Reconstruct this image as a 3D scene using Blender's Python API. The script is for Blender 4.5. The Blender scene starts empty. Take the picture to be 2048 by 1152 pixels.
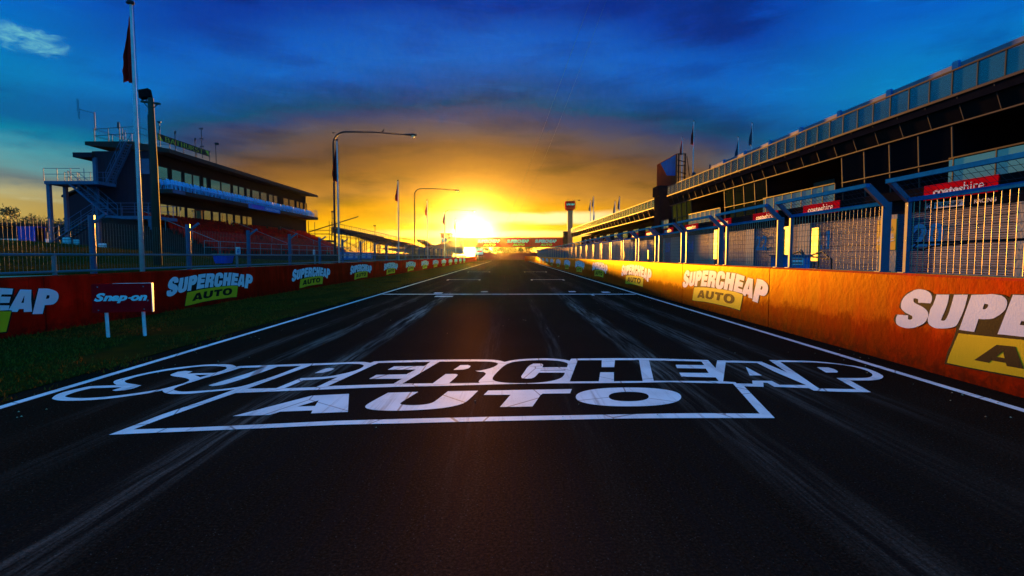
import bpy, bmesh, math, random
from mathutils import Vector, Matrix, noise as mnoise
from mathutils.geometry import tessellate_polygon

R = math.radians
SC = bpy.context.scene
COL = SC.collection

# ------------------------------------------------------------------ camera
FPX, VPU, VPV, CH = 1040.0, 1020.5, 511.0, 1.6     # focal length and vanishing point in photo pixels, eye height
PITCH = math.atan((VPV - 576) / FPX)               # looking slightly down
YAW = math.atan((VPU - 1024) / FPX)
cam_d = bpy.data.cameras.new('camera')
cam = bpy.data.objects.new('camera', cam_d)
COL.objects.link(cam)
cam.location = (0, 0, CH)
cam.rotation_euler = (R(90) + PITCH, 0, YAW)
cam_d.sensor_width = 36
cam_d.lens = FPX / 2048 * 36
cam_d.clip_end = 5000
SC.camera = cam
CAMR = cam.rotation_euler.to_matrix()


def ray(u, v):
    return CAMR @ Vector(((u - 1024) / FPX, -(v - 576) / FPX, -1.0))


def on_z(u, v, z=0.0):
    d = ray(u, v)
    t = (z - CH) / d.z
    return Vector((d.x * t, d.y * t, z))


def on_y(u, v, y):
    d = ray(u, v)
    t = y / d.y
    return Vector((d.x * t, y, CH + d.z * t))


# ------------------------------------------------------------------ sky, sun, exposure
EXPOSURE = 3.0
HAZE = 3e-5
SUN_AZ, SUN_EL = R(-4.1), R(2.45)
SUN_DIR = Vector((math.sin(SUN_AZ) * math.cos(SUN_EL), math.cos(SUN_AZ) * math.cos(SUN_EL), math.sin(SUN_EL)))
SC.view_settings.view_transform = 'Standard'
SC.view_settings.look = 'None'
SC.view_settings.gamma = 1.0
SC.view_settings.use_curve_mapping = False
SC.view_settings.exposure = EXPOSURE

sun_d = bpy.data.lights.new('sun', 'SUN')
sun_d.energy = 3.4
sun_d.angle = R(0.6)
sun_d.color = (1.0, 0.40, 0.035)
sun_o = bpy.data.objects.new('sun', sun_d)
COL.objects.link(sun_o)
sun_o.rotation_euler = SUN_DIR.to_track_quat('Z', 'Y').to_euler()
sun_o.location = SUN_DIR * 300


def lin(c):
    return tuple((x / 255 / 12.92) if x / 255 <= 0.04045 else ((x / 255 + 0.055) / 1.055) ** 2.4 for x in c)


class NT:
    """small helper to wire node trees"""
    def __init__(self, tree):
        self.t = tree
        tree.nodes.clear()

    def n(self, kind, **kw):
        nd = self.t.nodes.new(kind)
        for k, v in kw.items():
            if k == 'ins':
                for kk, vv in v.items():
                    self.set(nd, kk, vv)
            else:
                setattr(nd, k, v)
        return nd

    def set(self, nd, key, v):
        s = nd.inputs[key]
        if isinstance(v, bpy.types.NodeSocket):
            self.t.links.new(v, s)
        elif isinstance(v, bpy.types.Node):
            self.t.links.new(v.outputs[0], s)
        else:
            s.default_value = v

    def m(self, op, a, b=0.0, c=0.0, clamp=False):
        nd = self.t.nodes.new('ShaderNodeMath')
        nd.operation = op
        nd.use_clamp = clamp
        self.set(nd, 0, a)
        self.set(nd, 1, b)
        self.set(nd, 2, c)
        return nd.outputs[0]

    def step(self, v, a, b, lo=0.0, hi=1.0, mode='SMOOTHSTEP'):
        nd = self.t.nodes.new('ShaderNodeMapRange')
        nd.interpolation_type = mode
        for k, x in zip((0, 1, 2, 3, 4), (v, a, b, lo, hi)):
            self.set(nd, k, x)
        return nd.outputs[0]

    def ramp(self, v, stops):
        nd = self.t.nodes.new('ShaderNodeValToRGB')
        e = nd.color_ramp.elements
        while len(e) < len(stops):
            e.new(0.5)
        for el, (p, c) in zip(e, stops):
            el.position = p
            el.color = (*c[:3], 1)
        self.set(nd, 0, v)
        return nd.outputs[0]

    def mix(self, f, a, b, mode='MIX'):
        nd = self.t.nodes.new('ShaderNodeMix')
        nd.data_type = 'RGBA'
        nd.blend_type = mode
        nd.clamp_factor = True
        for i, x in ((0, f), (6, a), (7, b)):
            if not isinstance(x, (bpy.types.NodeSocket, float, int)) and len(x) == 3:
                x = (*x, 1)
            self.set(nd, i, x)
        return nd.outputs[2]


world = bpy.data.worlds.new('World')
SC.world = world
world.use_nodes = True
W = NT(world.node_tree)
tc = W.n('ShaderNodeTexCoord').outputs['Generated']
sp = W.n('ShaderNodeSeparateXYZ', ins={0: tc})
X_, Y_, Z_ = sp.outputs
az = W.m('ARCTAN2', X_, Y_)
el = W.m('ARCSINE', Z_)


def cloud(sa, se, scale, detail=5, off=0.0, rough=0.55, dist=0.3):
    v = W.n('ShaderNodeCombineXYZ', ins={0: W.m('MULTIPLY_ADD', az, sa, off), 1: W.m('MULTIPLY', el, se), 2: off})
    return W.n('ShaderNodeTexNoise', ins={'Vector': v, 'Scale': scale, 'Detail': detail, 'Roughness': rough, 'Distortion': dist}).outputs[0]


n_big = cloud(1.6, 6.0, 1.5, 4, 3.1)
n_mid = cloud(2.2, 9.0, 2.2, 6, 7.7)
n_fine = cloud(4.0, 16.0, 2.6, 8, 1.3, 0.62)
elw = W.m('ADD', el, W.m('MULTIPLY', W.m('SUBTRACT', n_big, 0.5), 0.07))
elw = W.m('ADD', elw, W.m('MULTIPLY', W.m('SUBTRACT', n_fine, 0.5), 0.035))
da = W.m('ABSOLUTE', W.m('SUBTRACT', az, SUN_AZ))
dome = W.m('ADD', elw, W.m('MULTIPLY', W.m('MULTIPLY', da, da), 0.355))     # the warm glow domes over the sun
t_near = W.m('DIVIDE', W.m('MULTIPLY', dome, 180 / math.pi), 40.0, clamp=True)
t_off = W.m('DIVIDE', W.m('MULTIPLY', elw, 180 / math.pi), 40.0, clamp=True)


def el_stops(rows, f=1040):
    return [(max(0, math.degrees(math.atan((511 - y) / f)) / 40), lin(c)) for y, c in rows]


near_sun = W.ramp(t_near, el_stops([(505, (250, 165, 10)), (470, (255, 200, 30)), (435, (252, 190, 14)), (405, (232, 160, 10)),
                                    (368, (188, 130, 48)), (335, (150, 102, 40)), (300, (112, 78, 48)), (262, (90, 80, 82)), (226, (46, 66, 108)), (204, (0, 74, 114)),
                                    (168, (0, 78, 152)), (130, (0, 96, 190)), (90, (0, 90, 190)), (30, (0, 58, 160)), (-60, (0, 50, 150)), (-300, (0, 70, 190))]))
off_sun = W.ramp(t_off, el_stops([(500, (214, 176, 70)), (420, (195, 170, 95)), (400, (190, 180, 125)), (376, (112, 130, 126)), (350, (104, 160, 160)),
                                  (318, (80, 165, 175)), (278, (0, 132, 165)), (250, (0, 96, 150)), (215, (0, 102, 156)), (165, (0, 126, 188)),
                                  (105, (0, 120, 196)), (0, (0, 96, 198)), (-200, (0, 84, 200))], 1375))
side = W.step(W.m('ADD', da, W.m('MULTIPLY', W.m('SUBTRACT', n_big, 0.5), 0.2)), 0.40, 0.74)
skyc = W.mix(side, near_sun, off_sun)
# darker and brighter cloud streaks
skyc = W.mix(W.step(n_mid, 0.48, 0.70, 0.0, 0.75), skyc, W.mix(1.0, skyc, (0.35, 0.45, 0.62), 'MULTIPLY'))
n_wisp = cloud(3.0, 20.0, 2.0, 9, 5.9, 0.7, 0.6)
skyc = W.mix(W.m('MULTIPLY', W.step(n_wisp, 0.54, 0.74, 0.0, 0.55), W.step(el, R(8), R(13))), skyc, W.mix(1.0, skyc, (1.8, 1.65, 1.35), 'MULTIPLY'))
lowband = W.step(el, R(2), R(9), 1.0, 0.25)
skyc = W.mix(W.m('MULTIPLY', W.step(n_fine, 0.54, 0.72, 0.0, 0.55), lowband), skyc, W.mix(1.0, skyc, (1.5, 1.55, 1.7), 'MULTIPLY'))
cA, cB = ray(50, 80).normalized(), ray(1435, 42).normalized()
# one pale cloud high on the left
cl = W.m('ADD', W.m('POWER', W.m('DIVIDE', W.m('SUBTRACT', az, math.atan2(cA.x, cA.y)), 0.036), 2.0), W.m('POWER', W.m('DIVIDE', W.m('SUBTRACT', el, math.asin(cA.z)), 0.013), 2.0))
cl = W.m('ADD', cl, W.m('MULTIPLY', W.m('SUBTRACT', cloud(7.0, 16.0, 4.0, 9, 2.4, 0.7, 0.8), 0.5), 9.0))
skyc = W.mix(W.step(cl, 2.2, -1.4, 0.0, 0.9), skyc, (0.16, 0.56, 0.62))
# dark cloud high on the right
cr = W.m('ADD', W.m('POWER', W.m('DIVIDE', W.m('SUBTRACT', az, math.atan2(cB.x, cB.y)), 0.095), 2.0), W.m('POWER', W.m('DIVIDE', W.m('SUBTRACT', el, math.asin(cB.z)), 0.034), 2.0))
cr = W.m('ADD', cr, W.m('MULTIPLY', W.m('SUBTRACT', n_fine, 0.5), 5.0))
skyc = W.mix(W.step(cr, 1.9, -0.3, 0.0, 0.9), skyc, (0.0, 0.022, 0.20))
# aureole of the sun behind thin cloud
dt = W.n('ShaderNodeVectorMath', operation='DOT_PRODUCT', ins={0: tc, 1: SUN_DIR})
ang = W.m('ARCCOSINE', W.m('MINIMUM', dt.outputs['Value'], 0.999999))
ang = W.m('ADD', ang, W.m('MULTIPLY', W.m('SUBTRACT', n_fine, 0.5), 0.02))
disc = W.m('SUBTRACT', 1.0, W.m('EXPONENT', W.m('MULTIPLY', W.m('POWER', W.m('DIVIDE', ang, R(1.9)), 2.0), -1.0)))
g1 = W.m('MULTIPLY', W.m('SUBTRACT', 1.0, disc), 3.2)
g2 = W.m('EXPONENT', W.m('MULTIPLY', ang, -21.0))
glow = W.mix(1.0, W.mix(1.0, (0.75, 0.42, 0.02), W.n('ShaderNodeCombineColor', ins={0: g2, 1: g2, 2: g2}).outputs[0], 'MULTIPLY'),
             W.mix(1.0, (1.0, 0.86, 0.62), W.n('ShaderNodeCombineColor', ins={0: g1, 1: g1, 2: g1}).outputs[0], 'MULTIPLY'), 'ADD')
skyc = W.mix(1.0, skyc, glow, 'ADD')
# bright gap between low cloud bands right and left of the sun
eb = W.m('ADD', el, W.m('MULTIPLY', W.m('SUBTRACT', n_mid, 0.5), 0.03))
gap = W.m('MULTIPLY', W.step(W.m('ABSOLUTE', W.m('SUBTRACT', eb, 0.072)), 0.014, 0.004), W.step(W.m('ABSOLUTE', W.m('SUBTRACT', az, 0.06)), 0.30, 0.02))
gap2 = W.m('MULTIPLY', W.step(W.m('ABSOLUTE', W.m('SUBTRACT', eb, 0.040)), 0.010, 0.003), W.step(W.m('ABSOLUTE', W.m('SUBTRACT', az, -0.04)), 0.30, 0.02))
skyc = W.mix(W.m('MAXIMUM', gap, W.m('MULTIPLY', gap2, 0.8)), skyc, (1.15, 0.92, 0.42))
# brighter, paler dusk sky behind the camera
back = W.step(Y_, 0.5, -0.25)
skyc = W.mix(back, skyc, (0.016, 0.48, 1.12))
zen = W.step(Z_, 0.45, 0.9)
skyc = W.mix(zen, skyc, (0.018, 0.33, 0.88))
nish = W.n('ShaderNodeTexSky', sky_type='NISHITA', sun_disc=False, sun_elevation=SUN_EL, sun_rotation=SUN_AZ, air_density=1.5, dust_density=3.0, ozone_density=2.0)
skyc = W.mix(0.002, skyc, nish.outputs[0], 'ADD')
bg = W.n('ShaderNodeBackground', ins={0: skyc, 1: 0.125})
W.n('ShaderNodeOutputWorld', ins={0: bg})

# ------------------------------------------------------------------ materials


def mat(name, rgb, rough=0.6, metal=0.0, var=0.25, scale=4.0, bump=0.0, stretch=(1, 1, 1), spec=0.15, rgb2=None, bscale=None, coat=0.0, emit=None):
    m = bpy.data.materials.new(name)
    m.use_nodes = True
    T = NT(m.node_tree)
    co = T.n('ShaderNodeTexCoord').outputs['Object']
    mp = T.n('ShaderNodeMapping', ins={0: co, 3: stretch}).outputs[0]
    nz = T.n('ShaderNodeTexNoise', ins={'Vector': mp, 'Scale': scale, 'Detail': 6.0, 'Roughness': 0.6}).outputs[0]
    f = T.step(nz, 0.3, 0.7)
    dark = tuple(x * (1 - var) for x in rgb) if rgb2 is None else rgb2
    col = T.mix(f, dark, rgb)
    p = T.n('ShaderNodeBsdfPrincipled', ins={'Base Color': col, 'Metallic': metal, 'Specular IOR Level': spec,
                                             'Roughness': T.step(nz, 0.2, 0.8, max(0.02, rough - 0.08), min(1, rough + 0.08)), 'Coat Weight': coat})
    if emit:
        T.set(p, 'Emission Color', (*emit[0], 1))
        T.set(p, 'Emission Strength', emit[1])
    if bump:
        bz = T.n('ShaderNodeTexNoise', ins={'Vector': mp, 'Scale': bscale or scale * 3, 'Detail': 5.0}).outputs[0]
        T.set(p, 'Normal', T.n('ShaderNodeBump', ins={'Strength': bump, 'Distance': 0.02, 'Height': bz}).outputs[0])
    T.n('ShaderNodeOutputMaterial', ins={0: p})
    return m


def glass_mat(name, tint, refl, diff=(0.0, 0.0, 0.0), dfac=0.0, gtint=(1, 1, 1)):
    """clear tinted pane: see-through part, optional dirt film, mirror-like reflection growing at grazing angles"""
    m = bpy.data.materials.new(name)
    m.use_nodes = True
    T = NT(m.node_tree)
    tr = T.n('ShaderNodeBsdfTransparent', ins={0: (*tint, 1)})
    df = T.n('ShaderNodeBsdfDiffuse', ins={0: (*diff, 1)})
    a = T.n('ShaderNodeMixShader', ins={0: dfac, 1: tr, 2: df})
    gl = T.n('ShaderNodeBsdfGlossy', ins={0: (*gtint, 1), 1: 0.02})
    fr = T.n('ShaderNodeFresnel', ins={0: 1.5}).outputs[0]
    f = T.m('ADD', T.m('MULTIPLY', fr, 0.9), refl, clamp=True)
    b = T.n('ShaderNodeMixShader', ins={0: f, 1: a.outputs[0], 2: gl.outputs[0]})
    T.n('ShaderNodeOutputMaterial', ins={0: b})
    return m


def asphalt_mat():
    m = bpy.data.materials.new('asphalt')
    m.use_nodes = True
    T = NT(m.node_tree)
    co = T.n('ShaderNodeTexCoord').outputs['Object']
    s = T.n('ShaderNodeSeparateXYZ', ins={0: co})
    x, y = s.outputs[0], s.outputs[1]
    big = T.n('ShaderNodeTexNoise', ins={'Vector': co, 'Scale': 0.5, 'Detail': 4.0}).outputs[0]
    grain = T.n('ShaderNodeTexNoise', ins={'Vector': co, 'Scale': 55.0, 'Detail': 4.0, 'Roughness': 0.8}).outputs[0]
    speck = T.n('ShaderNodeTexVoronoi', ins={'Vector': co, 'Scale': 26.0}).outputs[0]
    col = T.mix(T.step(big, 0.3, 0.7), (0.0060, 0.0040, 0.0028), (0.0100, 0.0070, 0.0050))
    col = T.mix(T.step(grain, 0.45, 0.75, 0.0, 0.8), col, (0.032, 0.024, 0.019))
    col = T.mix(T.step(speck, 0.13, 0.03, 0.0, 0.5), col, (0.17, 0.15, 0.13))
    # tyre-rubber and dust streaks left along the racing and starting lines
    pat0 = T.n('ShaderNodeTexNoise', ins={'Vector': co, 'Scale': 0.7, 'Detail': 2.0}).outputs[0]
    lx = T.n('ShaderNodeCombineXYZ', ins={0: T.m('MULTIPLY', T.m('ADD', x, T.m('MULTIPLY', pat0, 0.12)), 13.0), 1: T.m('MULTIPLY', y, 0.45), 2: 0.0})
    fib = T.n('ShaderNodeTexNoise', ins={'Vector': lx, 'Scale': 1.0, 'Detail': 5.0, 'Roughness': 0.7}).outputs[0]
    lx2 = T.n('ShaderNodeCombineXYZ', ins={0: T.m('MULTIPLY', x, 1.2), 1: T.m('MULTIPLY', y, 0.16), 2: 4.0})
    pat = T.n('ShaderNodeTexNoise', ins={'Vector': lx2, 'Scale': 1.0, 'Detail': 3.0}).outputs[0]
    wob = T.m('MULTIPLY', T.m('SUBTRACT', T.n('ShaderNodeTexNoise', ins={'Vector': T.n('ShaderNodeCombineXYZ', ins={0: 0.0, 1: T.m('MULTIPLY', y, 0.12), 2: 9.0}), 'Scale': 1.0}).outputs[0], 0.5), 0.5)
    mask = None
    for cx, w, k in ((-2.55, 0.30, 1.0), (-3.55, 0.22, 0.45), (2.1, 0.34, 0.75), (3.35, 0.4, 0.38), (-0.35, 0.25, 0.10), (-4.3, 0.2, 0.22), (0.75, 0.2, 0.14), (4.2, 0.25, 0.2)):
        dx = T.m('ABSOLUTE', T.m('SUBTRACT', T.m('ADD', x, wob), cx))
        a = T.step(dx, w, w * 0.2, 0.0, k)
        mask = a if mask is None else T.m('MAXIMUM', mask, a)
    mask = T.m('MULTIPLY', mask, T.step(y, 3.0, 8.5, 0.30, 1.5))
    mask = T.m('MULTIPLY', mask, T.step(y, 16.0, 26.0, 1.0, 0.25))
    mask = T.m('MULTIPLY', mask, T.m('MULTIPLY', T.step(fib, 0.36, 0.70), T.step(grain, 0.30, 0.62, 0.45, 1.15)))
    mask = T.m('MULTIPLY', mask, T.step(pat, 0.28, 0.62, 0.15, 1.0))
    col = T.mix(T.m('MULTIPLY', mask, 0.9, clamp=True), col, (0.24, 0.20, 0.165))
    rub = T.m('MULTIPLY', T.step(T.m('ABSOLUTE', x), 4.2, 2.8), T.step(fib, 0.62, 0.34, 0.0, 0.6))
    col = T.mix(rub, col, (0.007, 0.007, 0.008))
    bp = T.n('ShaderNodeBump', ins={'Strength': 0.55, 'Distance': 0.01, 'Height': T.m('ADD', grain, T.m('MULTIPLY', speck, 0.4))}).outputs[0]
    df = T.n('ShaderNodeBsdfDiffuse', ins={'Color': col, 'Normal': bp})
    gs_ = T.n('ShaderNodeBsdfGlossy', ins={'Color': (0.9, 0.56, 0.30, 1), 'Roughness': 0.56})
    p = T.n('ShaderNodeMixShader', ins={0: T.step(grain, 0.3, 0.7, 0.003, 0.012), 1: df.outputs[0], 2: gs_.outputs[0]})
    T.n('ShaderNodeOutputMaterial', ins={0: p})
    return m


def paint_mat(name, rgb, wear=0.35, rough=0.6, spec=0.3, road=False):
    """road or wall paint with chips where the base shows through, tyre smears and fine cracks"""
    m = bpy.data.materials.new(name)
    m.use_nodes = True
    T = NT(m.node_tree)
    co = T.n('ShaderNodeTexCoord').outputs['Object']
    g = T.n('ShaderNodeTexNoise', ins={'Vector': co, 'Scale': 38.0, 'Detail': 6.0, 'Roughness': 0.75}).outputs[0]
    b = T.n('ShaderNodeTexNoise', ins={'Vector': co, 'Scale': 1.7, 'Detail': 5.0}).outputs[0]
    v = T.n('ShaderNodeTexVoronoi', ins={'Vector': co, 'Scale': 0.9}, feature='DISTANCE_TO_EDGE').outputs[0]
    chip = T.m('MULTIPLY', T.step(g, 0.55 if road else 0.62, 0.72), T.step(b, 0.40, 0.66))
    crack = T.step(v, 0.010, 0.003, 0.0, 0.7 if road else 0.0)
    col = T.mix(T.step(b, 0.3, 0.75, 0.0, wear), rgb, tuple(x * 0.55 for x in rgb))
    col = T.mix(T.m('MULTIPLY', T.m('MAXIMUM', chip, crack), wear * 2, clamp=True), col, tuple(x * 0.08 for x in rgb))
    if road:    # tyre smears dragged along the track over the paint
        sp_ = T.n('ShaderNodeSeparateXYZ', ins={0: co})
        sm_ = T.n('ShaderNodeTexNoise', ins={'Vector': T.n('ShaderNodeCombineXYZ', ins={0: T.m('MULTIPLY', sp_.outputs[0], 7.0), 1: T.m('MULTIPLY', sp_.outputs[1], 0.25), 2: 2.0}), 'Scale': 1.0, 'Detail': 6.0, 'Roughness': 0.75}).outputs[0]
        col = T.mix(T.step(sm_, 0.50, 0.72, 0.0, 0.6), col, tuple(x * 0.25 for x in rgb))
    p = T.n('ShaderNodeBsdfPrincipled', ins={'Base Color': col, 'Roughness': rough, 'Specular IOR Level': spec})
    T.set(p, 'Normal', T.n('ShaderNodeBump', ins={'Strength': 0.25, 'Distance': 0.01, 'Height': g}).outputs[0])
    T.n('ShaderNodeOutputMaterial', ins={0: p})
    return m


def wall_mat(name, rgb, rough, spec, bump=0.5):
    """painted concrete: streaked and patched gloss paint over a lumpy cast surface"""
    m = bpy.data.materials.new(name)
    m.use_nodes = True
    T = NT(m.node_tree)
    co = T.n('ShaderNodeTexCoord').outputs['Object']
    st = T.n('ShaderNodeMapping', ins={0: co, 3: (1, 1.5, 0.5)}).outputs[0]
    a = T.n('ShaderNodeTexNoise', ins={'Vector': st, 'Scale': 1.3, 'Detail': 7.0, 'Roughness': 0.62}).outputs[0]
    b = T.n('ShaderNodeTexNoise', ins={'Vector': co, 'Scale': 6.0, 'Detail': 7.0, 'Roughness': 0.7}).outputs[0]
    dr = T.n('ShaderNodeTexNoise', ins={'Vector': T.n('ShaderNodeMapping', ins={0: co, 3: (1, 14, 0.6)}).outputs[0], 'Scale': 1.0, 'Detail': 5.0}).outputs[0]
    c = T.n('ShaderNodeTexNoise', ins={'Vector': co, 'Scale': 60.0, 'Detail': 4.0}).outputs[0]
    col = T.mix(T.step(a, 0.35, 0.66), tuple(x * 0.62 for x in rgb), rgb)
    col = T.mix(T.step(b, 0.58, 0.70, 0.0, 0.45), col, tuple(x * 0.35 for x in rgb))
    col = T.mix(T.step(dr, 0.62, 0.72, 0.0, 0.40), col, tuple(x * 0.30 for x in rgb))
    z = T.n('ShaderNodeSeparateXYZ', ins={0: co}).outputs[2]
    # lower-half shade painted into colour and gloss, with an uneven upper limit
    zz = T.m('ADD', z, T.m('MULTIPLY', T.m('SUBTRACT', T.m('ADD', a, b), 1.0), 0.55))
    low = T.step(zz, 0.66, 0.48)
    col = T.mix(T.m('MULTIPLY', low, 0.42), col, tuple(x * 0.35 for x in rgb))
    scuff = T.m('MULTIPLY', T.step(z, 0.42, 0.0), T.step(b, 0.38, 0.58, 0.05, 0.75))
    col = T.mix(scuff, col, tuple(x * 0.12 + 0.004 for x in rgb))
    h = T.m('ADD', T.m('MULTIPLY', b, 1.0), T.m('MULTIPLY', c, 0.25))
    bp = T.n('ShaderNodeBump', ins={'Strength': bump, 'Distance': 0.02, 'Height': h}).outputs[0]
    df = T.n('ShaderNodeBsdfDiffuse', ins={'Color': col, 'Normal': bp})
    gl = T.n('ShaderNodeBsdfGlossy', ins={'Color': (1.0, 0.74, 0.10, 1), 'Roughness': T.step(a, 0.25, 0.75, rough + 0.10, rough - 0.06), 'Normal': bp})
    lw = T.n('ShaderNodeLayerWeight', ins={0: 0.22}).outputs[1]
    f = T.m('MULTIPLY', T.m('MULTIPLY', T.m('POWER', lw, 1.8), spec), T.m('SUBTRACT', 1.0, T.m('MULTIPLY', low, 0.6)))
    mx = T.n('ShaderNodeMixShader', ins={0: f, 1: df.outputs[0], 2: gl.outputs[0]})
    T.n('ShaderNodeOutputMaterial', ins={0: mx})
    return m


M = {}
M['asphalt'] = asphalt_mat()
M['line'] = paint_mat('white_road_paint', (0.76, 0.77, 0.76), 0.5, 0.7, 0.1, True)
M['red_wall'] = wall_mat('red_wall_paint', (0.82, 0.010, 0.003), 0.6, 0.02, 0.25)
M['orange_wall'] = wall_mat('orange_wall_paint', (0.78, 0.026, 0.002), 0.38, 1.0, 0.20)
M['letter'] = paint_mat('white_letter_paint', (0.80, 0.80, 0.80), 0.18, 0.55, 0.12)
M['outline'] = paint_mat('black_outline_paint', (0.016, 0.012, 0.010), 0.1, 0.7, 0.06)
M['yellow'] = paint_mat('yellow_panel_paint', (0.80, 0.52, 0.01), 0.2, 0.55, 0.12)
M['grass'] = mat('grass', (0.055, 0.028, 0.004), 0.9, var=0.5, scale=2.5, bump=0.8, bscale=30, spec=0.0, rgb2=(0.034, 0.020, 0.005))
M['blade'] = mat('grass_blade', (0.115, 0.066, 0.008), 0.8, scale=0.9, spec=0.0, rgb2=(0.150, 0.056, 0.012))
M['gravel'] = mat('gravel', (0.46, 0.36, 0.22), 0.9, scale=14, bump=1.0, bscale=40, rgb2=(0.22, 0.17, 0.10))
M['concrete'] = mat('pit_lane_concrete', (0.10, 0.095, 0.09), 0.8, scale=1.5, bump=0.3)
M['steel'] = mat('galvanised_steel', (0.15, 0.17, 0.19), 0.5, 0.4, scale=10)
M['old_wire'] = mat('weathered_wire', (0.20, 0.17, 0.13), 0.5, 0.4, scale=10)
M['fence_steel'] = mat('fence_wire_steel', (0.36, 0.28, 0.18), 0.35, 0.6, scale=10)
M['blue_steel'] = mat('fence_frame_steel', (0.045, 0.075, 0.15), 0.45, 0.1, scale=6, spec=0.3)
M['fence_rail'] = mat('blue_fence_rail', (0.006, 0.14, 0.38), 0.6, scale=6, spec=0.0)
M['white_pole'] = mat('white_pole_paint', (0.50, 0.52, 0.55), 0.55, scale=3, spec=0.1)
M['dark_steel'] = mat('dark_steel', (0.022, 0.022, 0.026), 0.6, 0.0, scale=5)
M['timber'] = mat('dark_timber_pole', (0.055, 0.042, 0.030), 0.85, stretch=(6, 6, 0.4), scale=3, bump=0.5)
M['flag_red'] = mat('red_flag_cloth', (0.55, 0.014, 0.010), 0.8, scale=4, spec=0.0)
M['flag_mark'] = mat('dark_flag_print', (0.03, 0.012, 0.012), 0.8)
M['flag_dark'] = mat('dark_flag_cloth', (0.05, 0.05, 0.09), 0.8, scale=4)
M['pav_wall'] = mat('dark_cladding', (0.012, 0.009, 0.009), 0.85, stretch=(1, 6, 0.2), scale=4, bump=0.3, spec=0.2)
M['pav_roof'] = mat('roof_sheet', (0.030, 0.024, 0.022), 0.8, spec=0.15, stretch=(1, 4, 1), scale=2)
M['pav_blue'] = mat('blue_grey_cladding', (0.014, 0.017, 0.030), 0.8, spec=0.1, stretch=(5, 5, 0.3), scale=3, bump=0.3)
M['window'] = glass_mat('window_glass', (0, 0, 0), 0.34, (0.012, 0.012, 0.014), 1.0, (1.0, 0.95, 0.72))
M['frame'] = mat('window_frame', (0.05, 0.03, 0.025), 0.6)
M['chair'] = mat('pale_blue_plastic', (0.20, 0.55, 0.90), 0.7, scale=6, spec=0.03)
M['seat_red'] = mat('red_plastic_seat', (0.80, 0.006, 0.003), 0.6, scale=1.4, spec=0.02, rgb2=(0.40, 0.004, 0.002))
M['stand'] = mat('grandstand_steps', (0.022, 0.016, 0.015), 0.85, scale=2, bump=0.3)
M['rail'] = mat('pale_rail_steel', (0.24, 0.25, 0.27), 0.6, 0.1)
M['stair'] = mat('blue_grey_stair_steel', (0.07, 0.11, 0.20), 0.6, 0.0, scale=3, spec=0.2)
M['banner_dark'] = mat('dark_banner', (0.020, 0.024, 0.022), 0.7)
M['banner_gold'] = mat('gold_lettering', (0.75, 0.62, 0.06), 0.8)
M['banner_blue'] = mat('blue_banner', (0.02, 0.16, 0.45), 0.8, spec=0.0)
M['banner_pale'] = mat('pale_lettering', (0.40, 0.55, 0.68), 0.8, spec=0.0)
M['sign_red'] = mat('red_sign_board', (0.80, 0.005, 0.010), 0.6, scale=2, spec=0.0)
M['sign_white'] = mat('white_sign_paint', (0.74, 0.75, 0.77), 0.5)
M['sign_blue'] = mat('blue_sign_paint', (0.012, 0.16, 0.44), 0.8, spec=0.0)
M['blue_plastic'] = mat('blue_plastic', (0.02, 0.06, 0.45), 0.5)
M['black'] = mat('black_plastic', (0.009, 0.009, 0.011), 0.7, spec=0.0)
M['shutter'] = mat('roller_shutter', (0.40, 0.31, 0.22), 0.38, 0.35, stretch=(1, 0.6, 4), scale=3, spec=0.8)
M['shutter_navy'] = mat('navy_shutter_paint', (0.05, 0.09, 0.16), 0.45, 0.2, stretch=(1, 0.6, 4), scale=3)
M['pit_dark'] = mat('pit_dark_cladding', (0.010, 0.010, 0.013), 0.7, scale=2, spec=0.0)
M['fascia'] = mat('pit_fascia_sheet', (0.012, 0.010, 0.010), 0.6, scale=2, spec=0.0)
M['trim'] = mat('pit_metal_trim', (0.07, 0.06, 0.055), 0.6, 0.1, spec=0.08)
M['rear_wall'] = mat('pale_rear_cladding', (0.16, 0.20, 0.26), 0.6, scale=1.5)
M['block'] = mat('concrete_block', (0.42, 0.35, 0.24), 0.8, scale=3, bump=0.4)
M['teal_glass'] = glass_mat('balustrade_glass', (0.55, 0.80, 0.80), 0.06, (0.10, 0.34, 0.36), 0.30, (0.8, 1, 1))
M['dark_glass'] = glass_mat('dark_bay_glass', (0.02, 0.03, 0.04), -0.06, (0.004, 0.005, 0.008), 0.8, (0.25, 0.45, 0.8))
M['lit_glass'] = glass_mat('pale_green_glass', (0.3, 0.6, 0.55), 0.10, (0.14, 0.42, 0.42), 0.65, (0.7, 1, 1))
M['yellow_board'] = mat('yellow_board', (0.80, 0.52, 0.05), 0.6)
M['amber_sign'] = mat('amber_sign', (0.75, 0.36, 0.03), 0.6)
M['umbrella'] = mat('furled_canvas', (0.05, 0.065, 0.09), 0.9, spec=0.05, scale=6)
M['screen'] = mat('screen_face', (0.16, 0.040, 0.012), 0.9, spec=0.0, scale=0.35, rgb2=(0.10, 0.022, 0.014))
M['screen_blue'] = mat('screen_blue_area', (0.004, 0.10, 0.36), 0.9, spec=0.0, scale=0.6, rgb2=(0.006, 0.05, 0.22))
M['lamp_lens'] = mat('lamp_lens', (0.85, 0.80, 0.68), 0.2)
M['bark'] = mat('bark', (0.06, 0.045, 0.03), 0.9, scale=8)
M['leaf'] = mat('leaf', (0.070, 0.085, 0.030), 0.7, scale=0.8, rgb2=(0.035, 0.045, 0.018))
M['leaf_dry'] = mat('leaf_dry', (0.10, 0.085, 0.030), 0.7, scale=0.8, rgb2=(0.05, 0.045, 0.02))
M['bird'] = mat('bird_feather', (0.02, 0.02, 0.02), 0.8)
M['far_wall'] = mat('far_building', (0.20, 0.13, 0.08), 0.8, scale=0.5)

# ------------------------------------------------------------------ object helpers


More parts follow.
